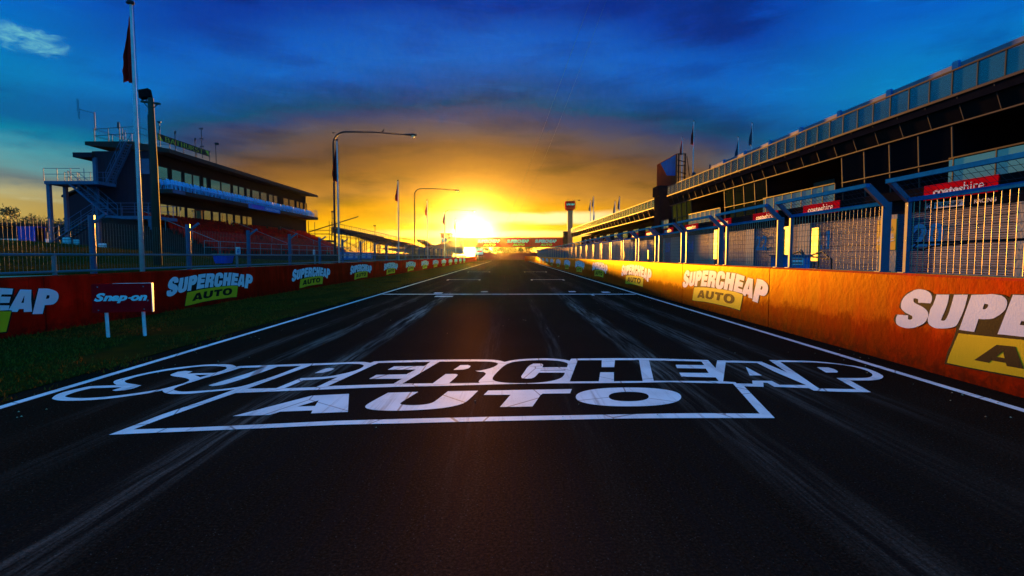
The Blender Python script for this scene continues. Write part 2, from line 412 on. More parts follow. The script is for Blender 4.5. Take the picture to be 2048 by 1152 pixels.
def tag(o, label=None, cat=None, group=None, kind=None):
    if label:
        o['label'] = label
    if cat:
        o['category'] = cat
    if group:
        o['group'] = group
    if kind:
        o['kind'] = kind
    return o


def thing(name, label, cat, loc=(0, 0, 0), rz=0.0, group=None):
    o = bpy.data.objects.new(name, None)
    o.empty_display_size = 0.3
    o.location = loc
    o.rotation_euler = (0, 0, rz)
    COL.objects.link(o)
    return tag(o, label, cat, group)


def dup(src, loc, rz=None, label=None, group=None):
    c = src.copy()
    COL.objects.link(c)
    c.location = loc
    if rz is not None:
        c.rotation_euler = (0, 0, rz)
    if label:
        c['label'] = label
    if group:
        c['group'] = group

    def kids(a, b):
        for ch in a.children:
            d = ch.copy()
            COL.objects.link(d)
            d.parent = b
            kids(ch, d)
    kids(src, c)
    return c


class MB:
    """collects shapes; build() links them as one mesh object. off = world base point that becomes the local origin"""
    def __init__(self, off=(0, 0, 0)):
        self.v, self.f, self.mi = [], [], []
        self.off = Vector(off)

    def add(self, vs, fs, mi=0):
        b = len(self.v)
        self.v += [Vector(p) for p in vs]
        for f in fs:
            self.f.append([b + i for i in f])
            self.mi.append(mi)
        return self

    def box(self, x0, x1, y0, y1, z0, z1, mi=0):
        vs = [(x, y, z) for z in (z0, z1) for x, y in ((x0, y0), (x1, y0), (x1, y1), (x0, y1))]
        return self.add(vs, [(3, 2, 1, 0), (4, 5, 6, 7), (0, 1, 5, 4), (1, 2, 6, 5), (2, 3, 7, 6), (3, 0, 4, 7)], mi)

    def beam(self, p, q, w, h, up=(0, 0, 1), mi=0):
        p, q = Vector(p), Vector(q)
        d = (q - p).normalized()
        s = d.cross(Vector(up))
        if s.length < 1e-4:
            s = d.cross(Vector((0, 1, 0)))
        s.normalize()
        t = s.cross(d).normalized()
        vs = [a + s * (w / 2 * i) + t * (h / 2 * j) for a in (p, q) for i, j in ((-1, -1), (1, -1), (1, 1), (-1, 1))]
        return self.add(vs, [(0, 1, 2, 3), (7, 6, 5, 4), (0, 4, 5, 1), (1, 5, 6, 2), (2, 6, 7, 3), (3, 7, 4, 0)], mi)

    def tube(self, pts, r, n=8, mi=0, cap=True):
        pts = [Vector(p) for p in pts]
        rs = r if isinstance(r, (list, tuple)) else [r] * len(pts)
        base = len(self.v)
        ref = None
        for i, p in enumerate(pts):
            d = (pts[min(i + 1, len(pts) - 1)] - pts[max(i - 1, 0)]).normalized()
            if ref is None:
                ref = d.cross(Vector((0, 0, 1)))
                if ref.length < 1e-3:
                    ref = Vector((1, 0, 0))
            s = (ref - d * ref.dot(d)).normalized()
            ref = s
            t = d.cross(s)
            for k in range(n):
                a = 2 * math.pi * k / n
                self.v.append(p + (s * math.cos(a) + t * math.sin(a)) * rs[i])
        for i in range(len(pts) - 1):
            for k in range(n):
                k2 = (k + 1) % n
                self.f.append([base + i * n + k, base + i * n + k2, base + (i + 1) * n + k2, base + (i + 1) * n + k])
                self.mi.append(mi)
        if cap:
            self.f.append([base + k for k in reversed(range(n))])
            self.f.append([base + (len(pts) - 1) * n + k for k in range(n)])
            self.mi += [mi, mi]
        return self

    def lathe(self, prof, c=(0, 0), n=14, mi=0):
        return self.tube([(c[0], c[1], z) for _, z in prof], [max(r, 1e-3) for r, _ in prof], n, mi)

    def quad(self, a, b, c, d, mi=0):
        return self.add([a, b, c, d], [(0, 1, 2, 3)], mi)

    def prism(self, loop, depth, mi=0):
        """loop of 3-D points extruded by vector depth"""
        n = len(loop)
        a = [Vector(p) for p in loop]
        b = [p + Vector(depth) for p in a]
        return self.add(a + b, [tuple(reversed(range(n))), tuple(range(n, 2 * n))] + [(i, (i + 1) % n, n + (i + 1) % n, n + i) for i in range(n)], mi)

    def build(self, name, mats, parent=None, smooth=False):
        me = bpy.data.meshes.new(name)
        me.from_pydata([tuple(p - self.off) for p in self.v], [], self.f)
        for m in (mats if isinstance(mats, (list, tuple)) else [mats]):
            me.materials.append(m)
        me.polygons.foreach_set('material_index', self.mi)
        if smooth:
            me.polygons.foreach_set('use_smooth', [True] * len(self.f))
        me.update()
        o = bpy.data.objects.new(name, me)
        COL.objects.link(o)
        if parent is not None:
            o.parent = parent
        else:
            o.location = self.off
        return o


def single(name, mb, mats, label, cat, group=None, smooth=False):
    return tag(mb.build(name, mats, None, smooth), label, cat, group)


def struct(name, mb, mats, smooth=False):
    return tag(mb.build(name, mats, None, smooth), kind='structure')


ORD = ('nearest second third fourth fifth sixth seventh eighth ninth tenth eleventh twelfth thirteenth fourteenth fifteenth sixteenth seventeenth '
       'eighteenth nineteenth twentieth').split()


def ordw(i):
    if i < 20:
        return ORD[i]
    return 'twenty ' + ('first second third fourth fifth sixth seventh eighth ninth'.split())[i - 20] if i < 29 else 'thirty ' + ('first second third fourth fifth sixth'.split())[i - 30] if i >= 30 else 'thirtieth'


_txt = {}


def text2d(body, bold=0.0, shear=0.0, space=1.0):
    """lettering as flat triangles: (verts2d, tris, width), cap height about 0.73"""
    key = (body, bold, shear, space)
    if key not in _txt:
        c = bpy.data.curves.new('lettering', 'FONT')
        c.body = body
        c.offset = bold
        c.shear = shear
        c.space_character = space
        c.resolution_u = 4
        o = bpy.data.objects.new('lettering', c)
        COL.objects.link(o)
        bpy.context.view_layer.update()
        me = bpy.data.meshes.new_from_object(o.evaluated_get(bpy.context.evaluated_depsgraph_get()))
        vs = [(p.co.x, p.co.y) for p in me.vertices]
        fs = [tuple(p.vertices) for p in me.polygons]
        bpy.data.objects.remove(o)
        bpy.data.curves.remove(c)
        bpy.data.meshes.remove(me)
        xs = [p[0] for p in vs] or [0]
        x0 = min(xs)
        _txt[key] = ([(x - x0, y) for x, y in vs], fs, max(xs) - x0)
    return _txt[key]


def put_text(mb, body, org, ux, uy, width, height, mi=0, bold=0.0, shear=0.0, space=1.0):
    """lettering stretched to width x height on the plane through org with unit axes ux, uy"""
    vs, fs, w = text2d(body, bold, shear, space)
    ys = [p[1] for p in vs]
    y0, y1 = min(ys), max(ys)
    org, ux, uy = Vector(org), Vector(ux), Vector(uy)
    mb.add([org + ux * (x / w * width) + uy * ((y - y0) / (y1 - y0) * height) for x, y in vs], fs, mi)


# ------------------------------------------------------------------ the logo, traced once as flat loops on the road
CROP = {'A': (90, 720), 'B': (380, 710), 'C': (670, 710), 'D': (960, 710), 'E': (1250, 710), 'F': (1500, 710)}


def loop(spec):
    out = []
    for tok in spec.split():
        if tok in CROP:
            cx, cy = CROP[tok]
        else:
            x, y = tok.split(',')
            p = on_z(cx + float(x) / 6.777, cy + float(y) / 6.777)
            out.append((p.x, p.y))
    return out


def ell(u, v, a, b, n=40, e=2.3):
    out = []
    for k in range(n):
        t = 2 * math.pi * k / n
        c, s = math.cos(t), math.sin(t)
        p = on_z(u + a * math.copysign(abs(c) ** (2 / e), c), v - b * math.copysign(abs(s) ** (2 / e), s))
        out.append((p.x, p.y))
    return out


def smooth_loop(pts, lim=38):
    n = len(pts)
    V2 = [Vector((x, y)) for x, y in pts]
    soft = []
    for i in range(n):
        a, b = V2[i] - V2[i - 1], V2[(i + 1) % n] - V2[i]
        soft.append(a.length > 1e-6 and b.length > 1e-6 and abs(a.angle_signed(b)) < R(lim))
    out = []
    for i in range(n):
        j = (i + 1) % n
        p1, p2 = V2[i], V2[j]
        out.append(tuple(p1))
        if soft[i] or soft[j]:
            p0 = V2[i - 1] if soft[i] else p1 - (p2 - p1)
            p3 = V2[(j + 1) % n] if soft[j] else p2 + (p2 - p1)
            L = (p2 - p1).length
            d1 = (p2 - p0).normalized() * L
            d2 = (p3 - p1).normalized() * L
            for t in (0.33, 0.67):
                h = (2 * t**3 - 3 * t**2 + 1) * p1 + (t**3 - 2 * t**2 + t) * d1 + (-2 * t**3 + 3 * t**2) * p2 + (t**3 - t**2) * d2
                out.append(tuple(h))
    return out


L_OUT = loop('A 95,520 150,475 250,437 400,400 600,357 720,351 975,343 940,320 928,300 950,280 1020,258 1130,230 1300,190 1500,150 1700,115 1900,90 '
             'B 68,145 200,132 400,127 530,130 590,140 630,160 660,152 1000,140 1600,118 2033,105 C 250,95 380,95 430,100 480,108 530,88 800,78 1300,67 1700,62 '
             'D 68,62 200,68 280,80 335,95 420,75 600,55 850,46 1000,50 1130,62 1215,78 1235,52 1400,48 E 68,44 500,50 1125,70 1228,178 1250,75 1500,78 1850,92 '
             'F 500,235 260,70 600,75 950,92 1250,125 1450,155 1600,190 1730,240 1795,278 1806,296 1780,320 1700,340 1600,347 1355,345 1640,505 1200,498 865,484 800,450 330,432 235,378 180,375 185,432 '
             'E 1615,425 2030,855 1000,855 0,862 D 1000,880 0,900 C 1000,925 0,948 B 1000,992 0,1035 A 1300,995 865,1015 1250,870 1600,735 2033,592 B 350,560 610,465 400,487 200,505 0,525 '
             'A 1720,460 1640,450 1600,430 1592,412 1400,450 1150,487 900,520 600,545 350,553 200,550 120,535')
L_S = loop('A 275,490 330,465 450,425 630,383 850,376 1040,369 910,412 960,420 1080,410 1200,385 1305,343 1200,328 1120,315 1085,298 1085,280 1130,262 1250,225 1450,180 1650,145 1850,118 '
           'B 68,162 250,150 400,152 480,162 500,178 470,200 400,225 330,243 A 2033,182 1930,186 2000,155 1900,148 1800,160 1720,190 1700,205 1750,222 1850,235 1920,250 1955,270 1940,290 1850,325 1700,365 '
           '1590,392 1400,425 1150,462 900,492 600,515 400,515 300,505')
L_S2 = loop('B 60,270 255,268 140,302')
L_U = loop('B 690,175 1010,165 850,225 600,305 400,365 250,412 300,422 400,412 500,390 700,330 900,262 1190,158 1505,147 1200,265 900,365 700,425 500,455 300,475 0,495 '
           'A 1850,428 1770,415 1745,400 1770,378 1850,345 2033,287 B 200,312 400,262')
L_P = loop('B 1640,142 775,458 1170,450 1500,314 1700,305 1900,288 C 68,262 150,245 280,210 360,175 390,150 380,135 330,122 150,120 B 1965,128')
L_Pc = loop('B 1690,247 1780,205 1850,180 1930,178 1958,188 1900,215 1800,240')
L_P2 = loop('B 1545,343 1800,326 2000,300 1710,437 1275,453')
L_E = loop('C 590,108 1295,92 1210,150 800,155 715,200 1095,198 970,262 560,270 460,325 910,322 790,392 400,405 0,418 B 1865,423')
L_R = loop('C 1420,90 1700,88 D 0,88 150,92 225,106 243,125 180,165 80,195 0,212 C 1900,215 1960,228 D 50,230 78,250 70,270 40,300 0,335 C 1948,362 1962,380 1550,383 1560,370 1640,300 1665,268 1640,258 1500,258 1325,385 910,390')
L_Rc = loop('C 1605,202 1700,138 1800,136 1840,150 1810,180 1740,198')
L_C = loop('D 170,325 190,280 260,205 330,145 430,100 600,78 850,70 1000,75 1110,88 1180,110 1190,130 1180,165 845,168 855,130 830,118 720,118 660,150 600,230 560,290 570,315 640,322 700,318 740,300 790,250 805,240 1150,240 '
           '1140,270 1100,310 1000,345 850,370 650,382 400,380 250,365 190,345')
L_C2 = loop('D 820,203 1160,200 1155,209 820,211')
L_H = loop('D 1325,72 1650,70 1648,165 1820,165 1830,70 2033,70 E 190,68 240,355 0,355 D 1815,358 1815,235 1630,235 1610,358 1215,360')
L_E2 = loop('E 325,72 1035,88 1075,138 685,133 705,178 1095,185 1135,245 735,240 765,293 1230,305 1270,355 390,350')
L_A = loop('E 1365,100 1790,108 F 330,225 760,408 400,405 295,352 30,348 E 1730,392 1510,386 1500,371 1330,358')
L_Ac = loop('E 1635,160 1855,278 1690,278')
L_P3 = loop('F 410,95 800,100 1100,120 1350,150 1550,200 1640,245 1660,270 1640,295 1560,312 1170,312 1440,465 935,455')
L_P3c = loop('F 905,165 1060,170 1130,190 1190,222 1180,238 1030,238')
L_PAN = loop('B 620,515 1000,500 1500,480 1965,462 C 400,445 900,430 1500,418 D 0,405 500,392 1000,386 1500,382 2033,378 E 600,368 1000,378 1465,390 1825,795 1000,790 500,795 0,805 D 1000,822 0,842 C 1000,865 0,893 B 1000,940 0,985 '
             'A 1200,942 1600,792 2033,640 B 300,625')
L_a = loop('B 580,830 1650,552 C 190,527 175,772 B 1640,792 1660,752 1225,768 1080,813')
L_ah = loop('B 1455,700 1745,615 1695,692')
L_u = loop('C 720,512 1130,500 950,610 885,655 900,672 980,680 1150,678 1280,660 1350,630 1530,492 1940,485 1820,600 1740,655 1600,695 1450,720 1200,742 900,755 700,755 530,745 440,728 410,705 430,675 520,620')
L_t = loop('D 110,482 1245,462 1222,520 850,525 820,545 710,702 270,705 415,540 50,542')
L_o = ell(1257, 794, 105.5, 18.8)
L_oh = ell(1257.5, 793.2, 40, 9.5)
SM = smooth_loop
WHITE_ROAD = [[SM(L_OUT), SM(L_S), L_S2, SM(L_U), SM(L_P), L_P2, L_E, SM(L_R), SM(L_C), L_C2, L_H, L_E2, L_A, SM(L_P3), L_PAN],
              [SM(L_Pc)], [SM(L_Rc)], [L_Ac], [SM(L_P3c)], [L_a, L_ah], [SM(L_u)], [L_t], [L_o, L_oh]]


def grow(lp, dx, dy, hole=False):
    """offset a closed loop along its normals (outwards for positive values)"""
    n = len(lp)
    area = sum(lp[i][0] * lp[(i + 1) % n][1] - lp[(i + 1) % n][0] * lp[i][1] for i in range(n))
    sg = (1 if area > 0 else -1) * (-1 if hole else 1)
    out = []
    for i in range(n):
        a, b, c = Vector(lp[i - 1]), Vector(lp[i]), Vector(lp[(i + 1) % n])
        d1 = Vector((b.x - a.x, b.y - a.y))
        d2 = Vector((c.x - b.x, c.y - b.y))
        if d1.length < 1e-6 or d2.length < 1e-6:
            out.append(lp[i])
            continue
        d1.normalize()
        d2.normalize()
        n1, n2 = Vector((d1.y, -d1.x)), Vector((d2.y, -d2.x))
        m = n1 + n2
        m = m / max(0.7, m.dot(m) / 2) if m.length > 0.2 else n1
        out.append((b.x + sg * m.x * dx, b.y + sg * m.y * dy))
    return out


def tess(mb, loops, fn, mi):
    flat = [p for lp in loops for p in lp]
    tris = tessellate_polygon([[Vector((x, y, 0)) for x, y in lp] for lp in loops])
    mb.add([fn(x, y) for x, y in flat], [tuple(t) for t in tris], mi)


# ------------------------------------------------------------------ SETTING: ground, road, markings
XL, XR = -9.66, 5.77                 # faces of the two concrete walls
HWL, HWR = 1.17, 1.34
END = 152.0

g = MB()
g.box(-3000, 3000, -400, 3500, -1.2, -0.06)
struct('ground', g, M['grass'])
g = MB()
N = 40
for i in range(N):
    y0, y1 = -14 + (END + 14) * i / N, -14 + (END + 14) * (i + 1) / N
    g.quad((-5.9, y0, 0), (XR + 0.05, y0, 0), (XR + 0.05, y1, 0), (-5.9, y1, 0))
# beyond the crest the road drops and bends left
pts = []
for k in range(9):
    t = k / 8
    pts.append((-22 * t * t, END + 46 * t, -1.0 * t))
for (ax, ay, azz), (bx, by, bz) in zip(pts, pts[1:]):
    g.quad((ax - 5.9, ay, azz), (ax + 5.8, ay, azz), (bx + 5.8, by, bz), (bx - 5.9, by, bz))
struct('road', g, M['asphalt'])
g = MB()
g.box(XL - 0.1, -5.75, -14, 170, -0.3, 0.012)
struct('grass_verge', g, M['grass'])
g = MB()
g.box(XR + 0.02, 40, -14, 170, -0.3, -0.004)
struct('pit_lane', g, M['concrete'])

ZP = 0.0012
g = MB()
for x, s in ((-5.38, -1), (5.31, 1)):
    for i in range(30):
        y0, y1 = -3 + 155 * i / 30, -3 + 155 * (i + 1) / 30
        w = 0.055
        g.quad((x - w, y0, ZP), (x + w, y0, ZP), (x + w, y1, ZP), (x - w, y1, ZP))
o = struct('edge_line', g, M['line'])
g = MB()
g.quad((-5.3, 21.35, ZP), (5.2, 21.35, ZP), (5.2, 21.62, ZP), (-5.3, 21.62, ZP))
for x0, x1, y in ((-3.25, -2.9, 22.15), (-1.3, -1.0, 23.0), (2.6, 2.9, 23.0), (4.0, 4.35, 22.6), (-2.95, -2.25, 20.3), (3.3, 3.4, 21.0)):
    g.quad((x0, y - .2, ZP), (x1, y - .2, ZP), (x1, y + .3, ZP), (x0, y + .3, ZP))
struct('start_line', g, M['line'])
g = MB()
for k, y in enumerate((34.5, 51.0)):
    xo = 0.0
    for xa, xb in ((-4.15, -1.95), (1.35, 3.55)):
        g.quad((xa, y, ZP), (xb, y, ZP), (xb, y + 0.22, ZP), (xa, y + 0.22, ZP))
        for xx in (xa, xb - 0.12):
            g.quad((xx, y - 0.9, ZP), (xx + 0.12, y - 0.9, ZP), (xx + 0.12, y, ZP), (xx, y, ZP))
struct('grid_marking', g, M['line'])
g = MB()
for loops in WHITE_ROAD:
    tess(g, loops, lambda x, y: (x, y, ZP), 0)
struct('painted_road_logo', g, M['line'])


# bank behind the left wall
def smst(a, b, x):
    t = max(0, min(1, (x - a) / (b - a)))
    return t * t * (3 - 2 * t)


def bank_z(x, y):
    rise = smst(11.6, 33, -x) * 1.55
    keep = 1 - smst(30, 46, y) * (1 - 0.75 * smst(28, 34, -x))
    return 1.10 + rise * keep + 0.05 * mnoise.noise(Vector((x * 0.4, y * 0.4, 0)))


g = MB()
xs = [-9.9, -10.6, -11.3, -11.9, -13, -15, -17, -19, -21, -23, -25, -27, -29, -31, -33, -36, -40, -46, -55, -70, -95, -130]
ys = list(range(-6, 60, 2)) + list(range(60, 221, 10))
for x in xs:
    for y in ys:
        g.v.append(Vector((x, y, bank_z(x, y))))
ny = len(ys)
for i in range(len(xs) - 1):
    for j in range(ny - 1):
        g.f.append([i * ny + j, i * ny + j + 1, (i + 1) * ny + j + 1, (i + 1) * ny + j])
        g.mi.append(0 if i < 3 else 1)
struct('grass_bank', g, [M['gravel'], M['grass']], True)

# grass blades: one stuff object
random.seed(4)
g = MB()


def blade(x, y, z, h):
    a = random.uniform(0, 6.28)
    w = 0.006 + 0.010 * random.random()
    dx, dy = math.cos(a) * w, math.sin(a) * w
    lx, ly = random.gauss(0, 0.4) * h, random.gauss(0, 0.4) * h
    g.add([(x - dx, y - dy, z), (x + dx, y + dy, z), (x + lx, y + ly, z + h)], [(0, 1, 2)])


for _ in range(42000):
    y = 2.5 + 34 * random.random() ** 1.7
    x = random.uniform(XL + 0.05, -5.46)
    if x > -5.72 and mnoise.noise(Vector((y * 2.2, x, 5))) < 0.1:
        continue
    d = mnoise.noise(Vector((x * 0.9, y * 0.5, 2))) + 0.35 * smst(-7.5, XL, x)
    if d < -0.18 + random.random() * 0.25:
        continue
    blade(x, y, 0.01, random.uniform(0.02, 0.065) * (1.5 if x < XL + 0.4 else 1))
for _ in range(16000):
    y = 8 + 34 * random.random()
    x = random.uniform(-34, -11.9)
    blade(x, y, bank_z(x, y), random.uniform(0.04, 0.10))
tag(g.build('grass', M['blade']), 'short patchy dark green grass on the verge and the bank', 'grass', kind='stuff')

g = MB()
for _ in range(150):
    y = 4.6 + 20 * random.random() ** 1.3
    x = random.choice([random.uniform(-5.2, 5.2), random.uniform(4.6, 5.65), random.uniform(-5.5, -4.7)])
    r = random.uniform(0.004, 0.013)
    vs = [(x + math.cos(k * 1.256) * r * random.uniform(.7, 1.2), y + math.sin(k * 1.256) * r * random.uniform(.7, 1.2), 0.0) for k in range(5)]
    g.add(vs + [(x, y, r * .9)], [(k, (k + 1) % 5, 5) for k in range(5)])
tag(g.build('gravel', M['gravel']), 'scattered tiny stone chips lying on the asphalt', 'gravel', kind='stuff')

# ------------------------------------------------------------------ concrete walls with painted logos


def wall_logo_mb(length, zc, hs):
    """the logo in wall coordinates: x = along (reading direction), z = up; returns MB in local x, z with y = outwards"""
    x0 = min(p[0] for p in L_OUT)
    x1 = max(p[0] for p in L_OUT)
    ya = sum(on_z(1150, 762).y for _ in (0,))
    s = length / (x1 - x0)
    mb = MB()

    def fn(depth):
        return lambda x, y: ((x - x0) * s, -depth, zc + (y - .055 * (x + .3) - ya) * s * hs)
    tess(mb, [grow(SM(L_OUT), -0.035, -0.06)], fn(0.001), 0)
    for lp in ([SM(L_S)], [SM(L_U)], [SM(L_P), SM(L_Pc)], [L_E], [SM(L_R), SM(L_Rc)], [SM(L_C)], [L_H], [L_E2], [L_A, L_Ac], [SM(L_P3), SM(L_P3c)]):
        tess(mb, [grow(l_, 0.022, 0.045, k_ > 0) for k_, l_ in enumerate(lp)], fn(0.002), 1)
    tess(mb, [L_PAN], fn(0.002), 2)
    for lp in ([L_a, L_ah], [SM(L_u)], [L_t], [L_o, L_oh]):
        tess(mb, lp, fn(0.003), 0)
    return mb


logo_mats = [M['outline'], M['letter'], M['yellow']]


def concrete_wall(x, out, h, y0, y1, seam, material, label, taper=0.0):
    """out = +1 when the face looks towards +x"""
    t = thing('concrete_wall', label, 'wall', (x, (y0 + y1) / 2, 0))
    mb = MB((x, (y0 + y1) / 2, 0))
    th = 0.26
    y = y0
    while y < y1 - 0.01:
        e = min(y + seam, y1)
        n = 6
        a = x - out * th
        # each cast length with a small arris at the joint and a chamfered top edge
        prof = [(x, -0.2), (x, h - 0.03), (x - out * 0.03, h), (a, h), (a, -0.2)]
        lo = [Vector((px, y + 0.008, pz)) for px, pz in prof]
        mb.prism(lo, (0, e - y - 0.03, 0))
        y = e
    core = MB((x, (y0 + y1) / 2, 0))
    core.box(min(x - out * 0.02, x - out * (th - 0.02)), max(x - out * 0.02, x - out * (th - 0.02)), y0, y1, -0.2, h - 0.03)
    mb.build('painted_face', material, t)
    core.build('concrete_core', M['outline'], t)
    return t


wl = concrete_wall(XL, 1, HWL, -6, 150, 8.4, M['red_wall'], 'long dark red concrete wall beside the grass verge, carrying painted logos')
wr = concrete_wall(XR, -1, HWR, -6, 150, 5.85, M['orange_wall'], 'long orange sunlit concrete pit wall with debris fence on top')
lg = wall_logo_mb(5.0, 0.62, 0.64)
# left wall: reads from near to far
me_first = None
for k in range(-1, 12):
    ys_ = 14.55 + 8.40 * k
    if me_first is None:
        o = lg.build('painted_logo', logo_mats, wl)
        me_first = o.data
    else:
        o = bpy.data.objects.new('painted_logo', me_first)
        COL.objects.link(o)
        o.parent = wl
    o.location = (0.001, ys_ - 72, 0)
    o.rotation_euler = (0, 0, R(90))
lg = wall_logo_mb(5.85, 0.735, 0.58)
me_first = None
for k in range(0, 11):
    ys_ = 7.78 + 9.62 * k      # far end of each logo (its first letter)
    if me_first is None:
        o = lg.build('painted_logo', logo_mats, wr)
        me_first = o.data
    else:
        o = bpy.data.objects.new('painted_logo', me_first)
        COL.objects.link(o)
        o.parent = wr
    o.location = (-0.001, ys_ - 72, 0)
    o.rotation_euler = (0, 0, R(-90))

# curved end of the pit wall, swinging in behind the crest
mb = MB((5, 152, 0))
n = 12
for k in range(n):
    t0, t1 = k / n, (k + 1) / n

    def pt(t, z):
        return (XR - 1.3 * t * t, 150 + 9 * t, z)
    h0, h1 = HWR * (1 - 0.0 * t0), HWR * (1 - 0.0 * t1)
    a, b = pt(t0, 0), pt(t1, 0)
    mb.add([(a[0], a[1], -.2), (b[0], b[1], -.2), (b[0], b[1], h1), (a[0], a[1], h0), (a[0] + .26, a[1] + .1, -.2), (b[0] + .26, b[1] + .1, -.2), (b[0] + .26, b[1] + .1, h1), (a[0] + .26, a[1] + .1, h0)],
           [(0, 1, 2, 3), (7, 6, 5, 4), (3, 2, 6, 7), (0, 3, 7, 4), (1, 5, 6, 2)])
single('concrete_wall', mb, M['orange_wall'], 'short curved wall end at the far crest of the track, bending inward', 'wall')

# ------------------------------------------------------------------ debris fence panels on the pit wall
PZ0, PZ1 = HWR, 2.42
PL = 2.72


def fence_panel():
    t = thing('fence_panel', '', 'fence', (0, 0, 0), 0, 'debris fence panels on the pit wall')
    for y in (0, PL):
        p = MB()
        if y == 0:
            p.box(-0.035, 0.105, y - 0.016, y + 0.016, PZ0, PZ1 + 0.02)
            p.beam((0.03, y, PZ1 - 0.04), (-0.29, y, PZ1 + 0.27), 0.10, 0.06, (0, 1, 0))
        else:
            p.box(-0.03, 0.03, y - 0.028, y + 0.028, PZ0, PZ1 + 0.02)
            p.beam((0, y, PZ1 - 0.02), (-0.29, y, PZ1 + 0.27), 0.07, 0.06, (0, 1, 0))
        p.box(-0.08, 0.10, y - 0.06, y + 0.06, PZ0, PZ0 + 0.012)
        p.build('post', M['blue_steel'], t)
    p = MB()
    p.box(-0.03, 0.03, 0.03, PL - 0.03, PZ1 - 0.03, PZ1 + 0.03)
    p.build('middle_rail', M['fence_rail'], t)
    p = MB()
    p.box(-0.335, -0.275, -0.04, PL + 0.04, PZ1 + 0.245, PZ1 + 0.305)
    p.build('top_rail', M['fence_rail'], t)
    p = MB()
    nw = 26
    for k in range(1, nw):
        y = PL * k / nw
        p.tube([(0.0, y, PZ0 + 0.02), (0.0, y, PZ1 - 0.03)], 0.0050, 6, cap=False)
        p.tube([(-0.01, y, PZ1 + 0.02), (-0.28, y, PZ1 + 0.26)], 0.0028, 4, cap=False, mi=1)
    for k in range(1, 10):
        z = PZ0 + (PZ1 - PZ0) * k / 10
        p.tube([(0.011, 0.05, z), (0.011, PL - 0.05, z)], 0.0035, 4, cap=False, mi=1)
    for k in range(1, 4):
        f = k / 4
        p.tube([(-0.28 * f + 0.008, 0.05, PZ1 + 0.26 * f), (-0.28 * f + 0.008, PL - 0.05, PZ1 + 0.26 * f)], 0.0028, 4, cap=False, mi=1)
    p.build('wire_mesh', [M['fence_steel'], M['dark_steel']], t)
    return t


fp = fence_panel()
for k in range(0, 34):
    y = 5.02 + 3.22 * (k - 0)
    lab = '%s wire debris fence panel on the orange pit wall, from the near end' % ordw(k)
    if k == 0:
        fp.location = (XR + 0.13, y, 0)
        fp['label'] = lab
    else:
        dup(fp, (XR + 0.13, y, 0), None, lab)

# ------------------------------------------------------------------ left boundary fence and pipe rail
XF = -10.62
t = thing('boundary_fence', 'wire mesh fence with cranked post arms behind the red wall', 'fence', (XF, 30, 1.1))
off = (XF, 30, 1.1)
fy = [5.4 + 3.95 * k for k in range(31)]
for i, y in enumerate(fy):
    p = MB(off)
    p.tube([(XF, y, 1.05), (XF, y, 2.62)], 0.075 if i % 1 == 0 else 0.05, 8)
    p.beam((XF, y, 2.40), (XF + 0.36, y + 0.02, 2.66), 0.07, 0.06, (0, 1, 0))
    p.build('post', M['blue_steel'], t)
    if i + 1 < len(fy):
        p = MB(off)
        L = fy[i + 1] - y
        nv = int(L / 0.1)
        if y > 60:
            nv //= 2
        for k in range(1, nv):
            yy = y + L * k / nv
            p.tube([(XF, yy, 1.22), (XF, yy, 2.45)], 0.0032, 5, cap=False)
        for k in range(0, 9):
            z = 1.22 + k * 0.154
            p.tube([(XF, y, z), (XF, y + L, z)], 0.0016, 4, cap=False, mi=1)
        p.build('wire_mesh', [M['old_wire'], M['dark_steel']], t)
t = thing('pipe_rail', 'low two-bar galvanised pipe rail running just behind the red wall', 'railing', (-10.35, 30, 1.1))
off = (-10.35, 30, 1.1)
for z, r in ((1.62, 0.028), (1.23, 0.028)):
    p = MB(off)
    p.tube([(-10.35, -2, z), (-10.35, 120, z)], r, 8)
    p.build('rail', M['steel'], t)
y = 3.95
while y < 118:
    p = MB(off)
    p.tube([(-10.35, y + 0.0, 1.02), (-10.35, y + 0.0, 1.62)], 0.045, 8)
    p.build('post', M['steel'], t)
    y += 3.95 * 2

# ------------------------------------------------------------------ flagpoles (left row)


def flagpole(h, flag_mats, drop, width, side, label, group, r0=0.062, r1=0.034, seed=1):
    rnd = random.Random(seed)
    t = thing('flagpole', label, 'flagpole', (0, 0, 0), 0, group)
    p = MB()
    p.tube([(0, 0, 0), (0, 0, h * 0.5), (0, 0, h)], [r0, (r0 + r1) / 2, r1], 10)
    p.build('pole', M['white_pole'], t, True)
    p = MB()
    p.lathe([(r1, h), (r1 * 2.6, h + 0.02), (r1 * 2.6, h + 0.08), (r1 * 0.8, h + 0.11)], n=10)
    p.box(-r1 * 3.2, r1 * 1.2, -r1, r1, h + 0.02, h + 0.07)
    p.build('pulley_cap', M['dark_steel'], t)
    # limp flag: folded cloth hanging down beside the pole
    p = MB()
    nz, nu = 12, 9
    top = h - 0.25
    base = len(p.v)
    for i in range(nz + 1):
        f = i / nz
        w = width * (0.18 + 0.82 * min(1, f * 1.35)) * (1 - 0.35 * max(0, f - 0.55)) * (1 + 0.12 * rnd.uniform(-1, 1))
        for j in range(nu + 1):
            s = j / nu
            fold = math.sin(s * 9 + f * 1.5 + seed) * 0.07 * (0.4 + f)
            p.v.append(Vector((side * (r1 + s * w * 0.85), fold, top - drop * f - 0.30 * s * drop * (1 - f) * 0.5 - (0.06 * math.sin(s * 8) if i == nz else 0))))
    for i in range(nz):
        for j in range(nu):
            a = base + i * (nu + 1) + j
            p.f.append([a, a + 1, a + nu + 2, a + nu + 1])
            p.mi.append(1 if (4 <= j <= 6 and 3 <= i <= 9 and (i + j) % 3) else 0)
    p.build('flag', flag_mats, t, True)
    p = MB()
    p.tube([(side * -0.07, 0.03, 1.0), (side * -0.085, 0.03, h * 0.6), (side * -0.05, 0.02, h)], 0.006, 4)
    p.build('halyard', M['dark_steel'], t)
    return t


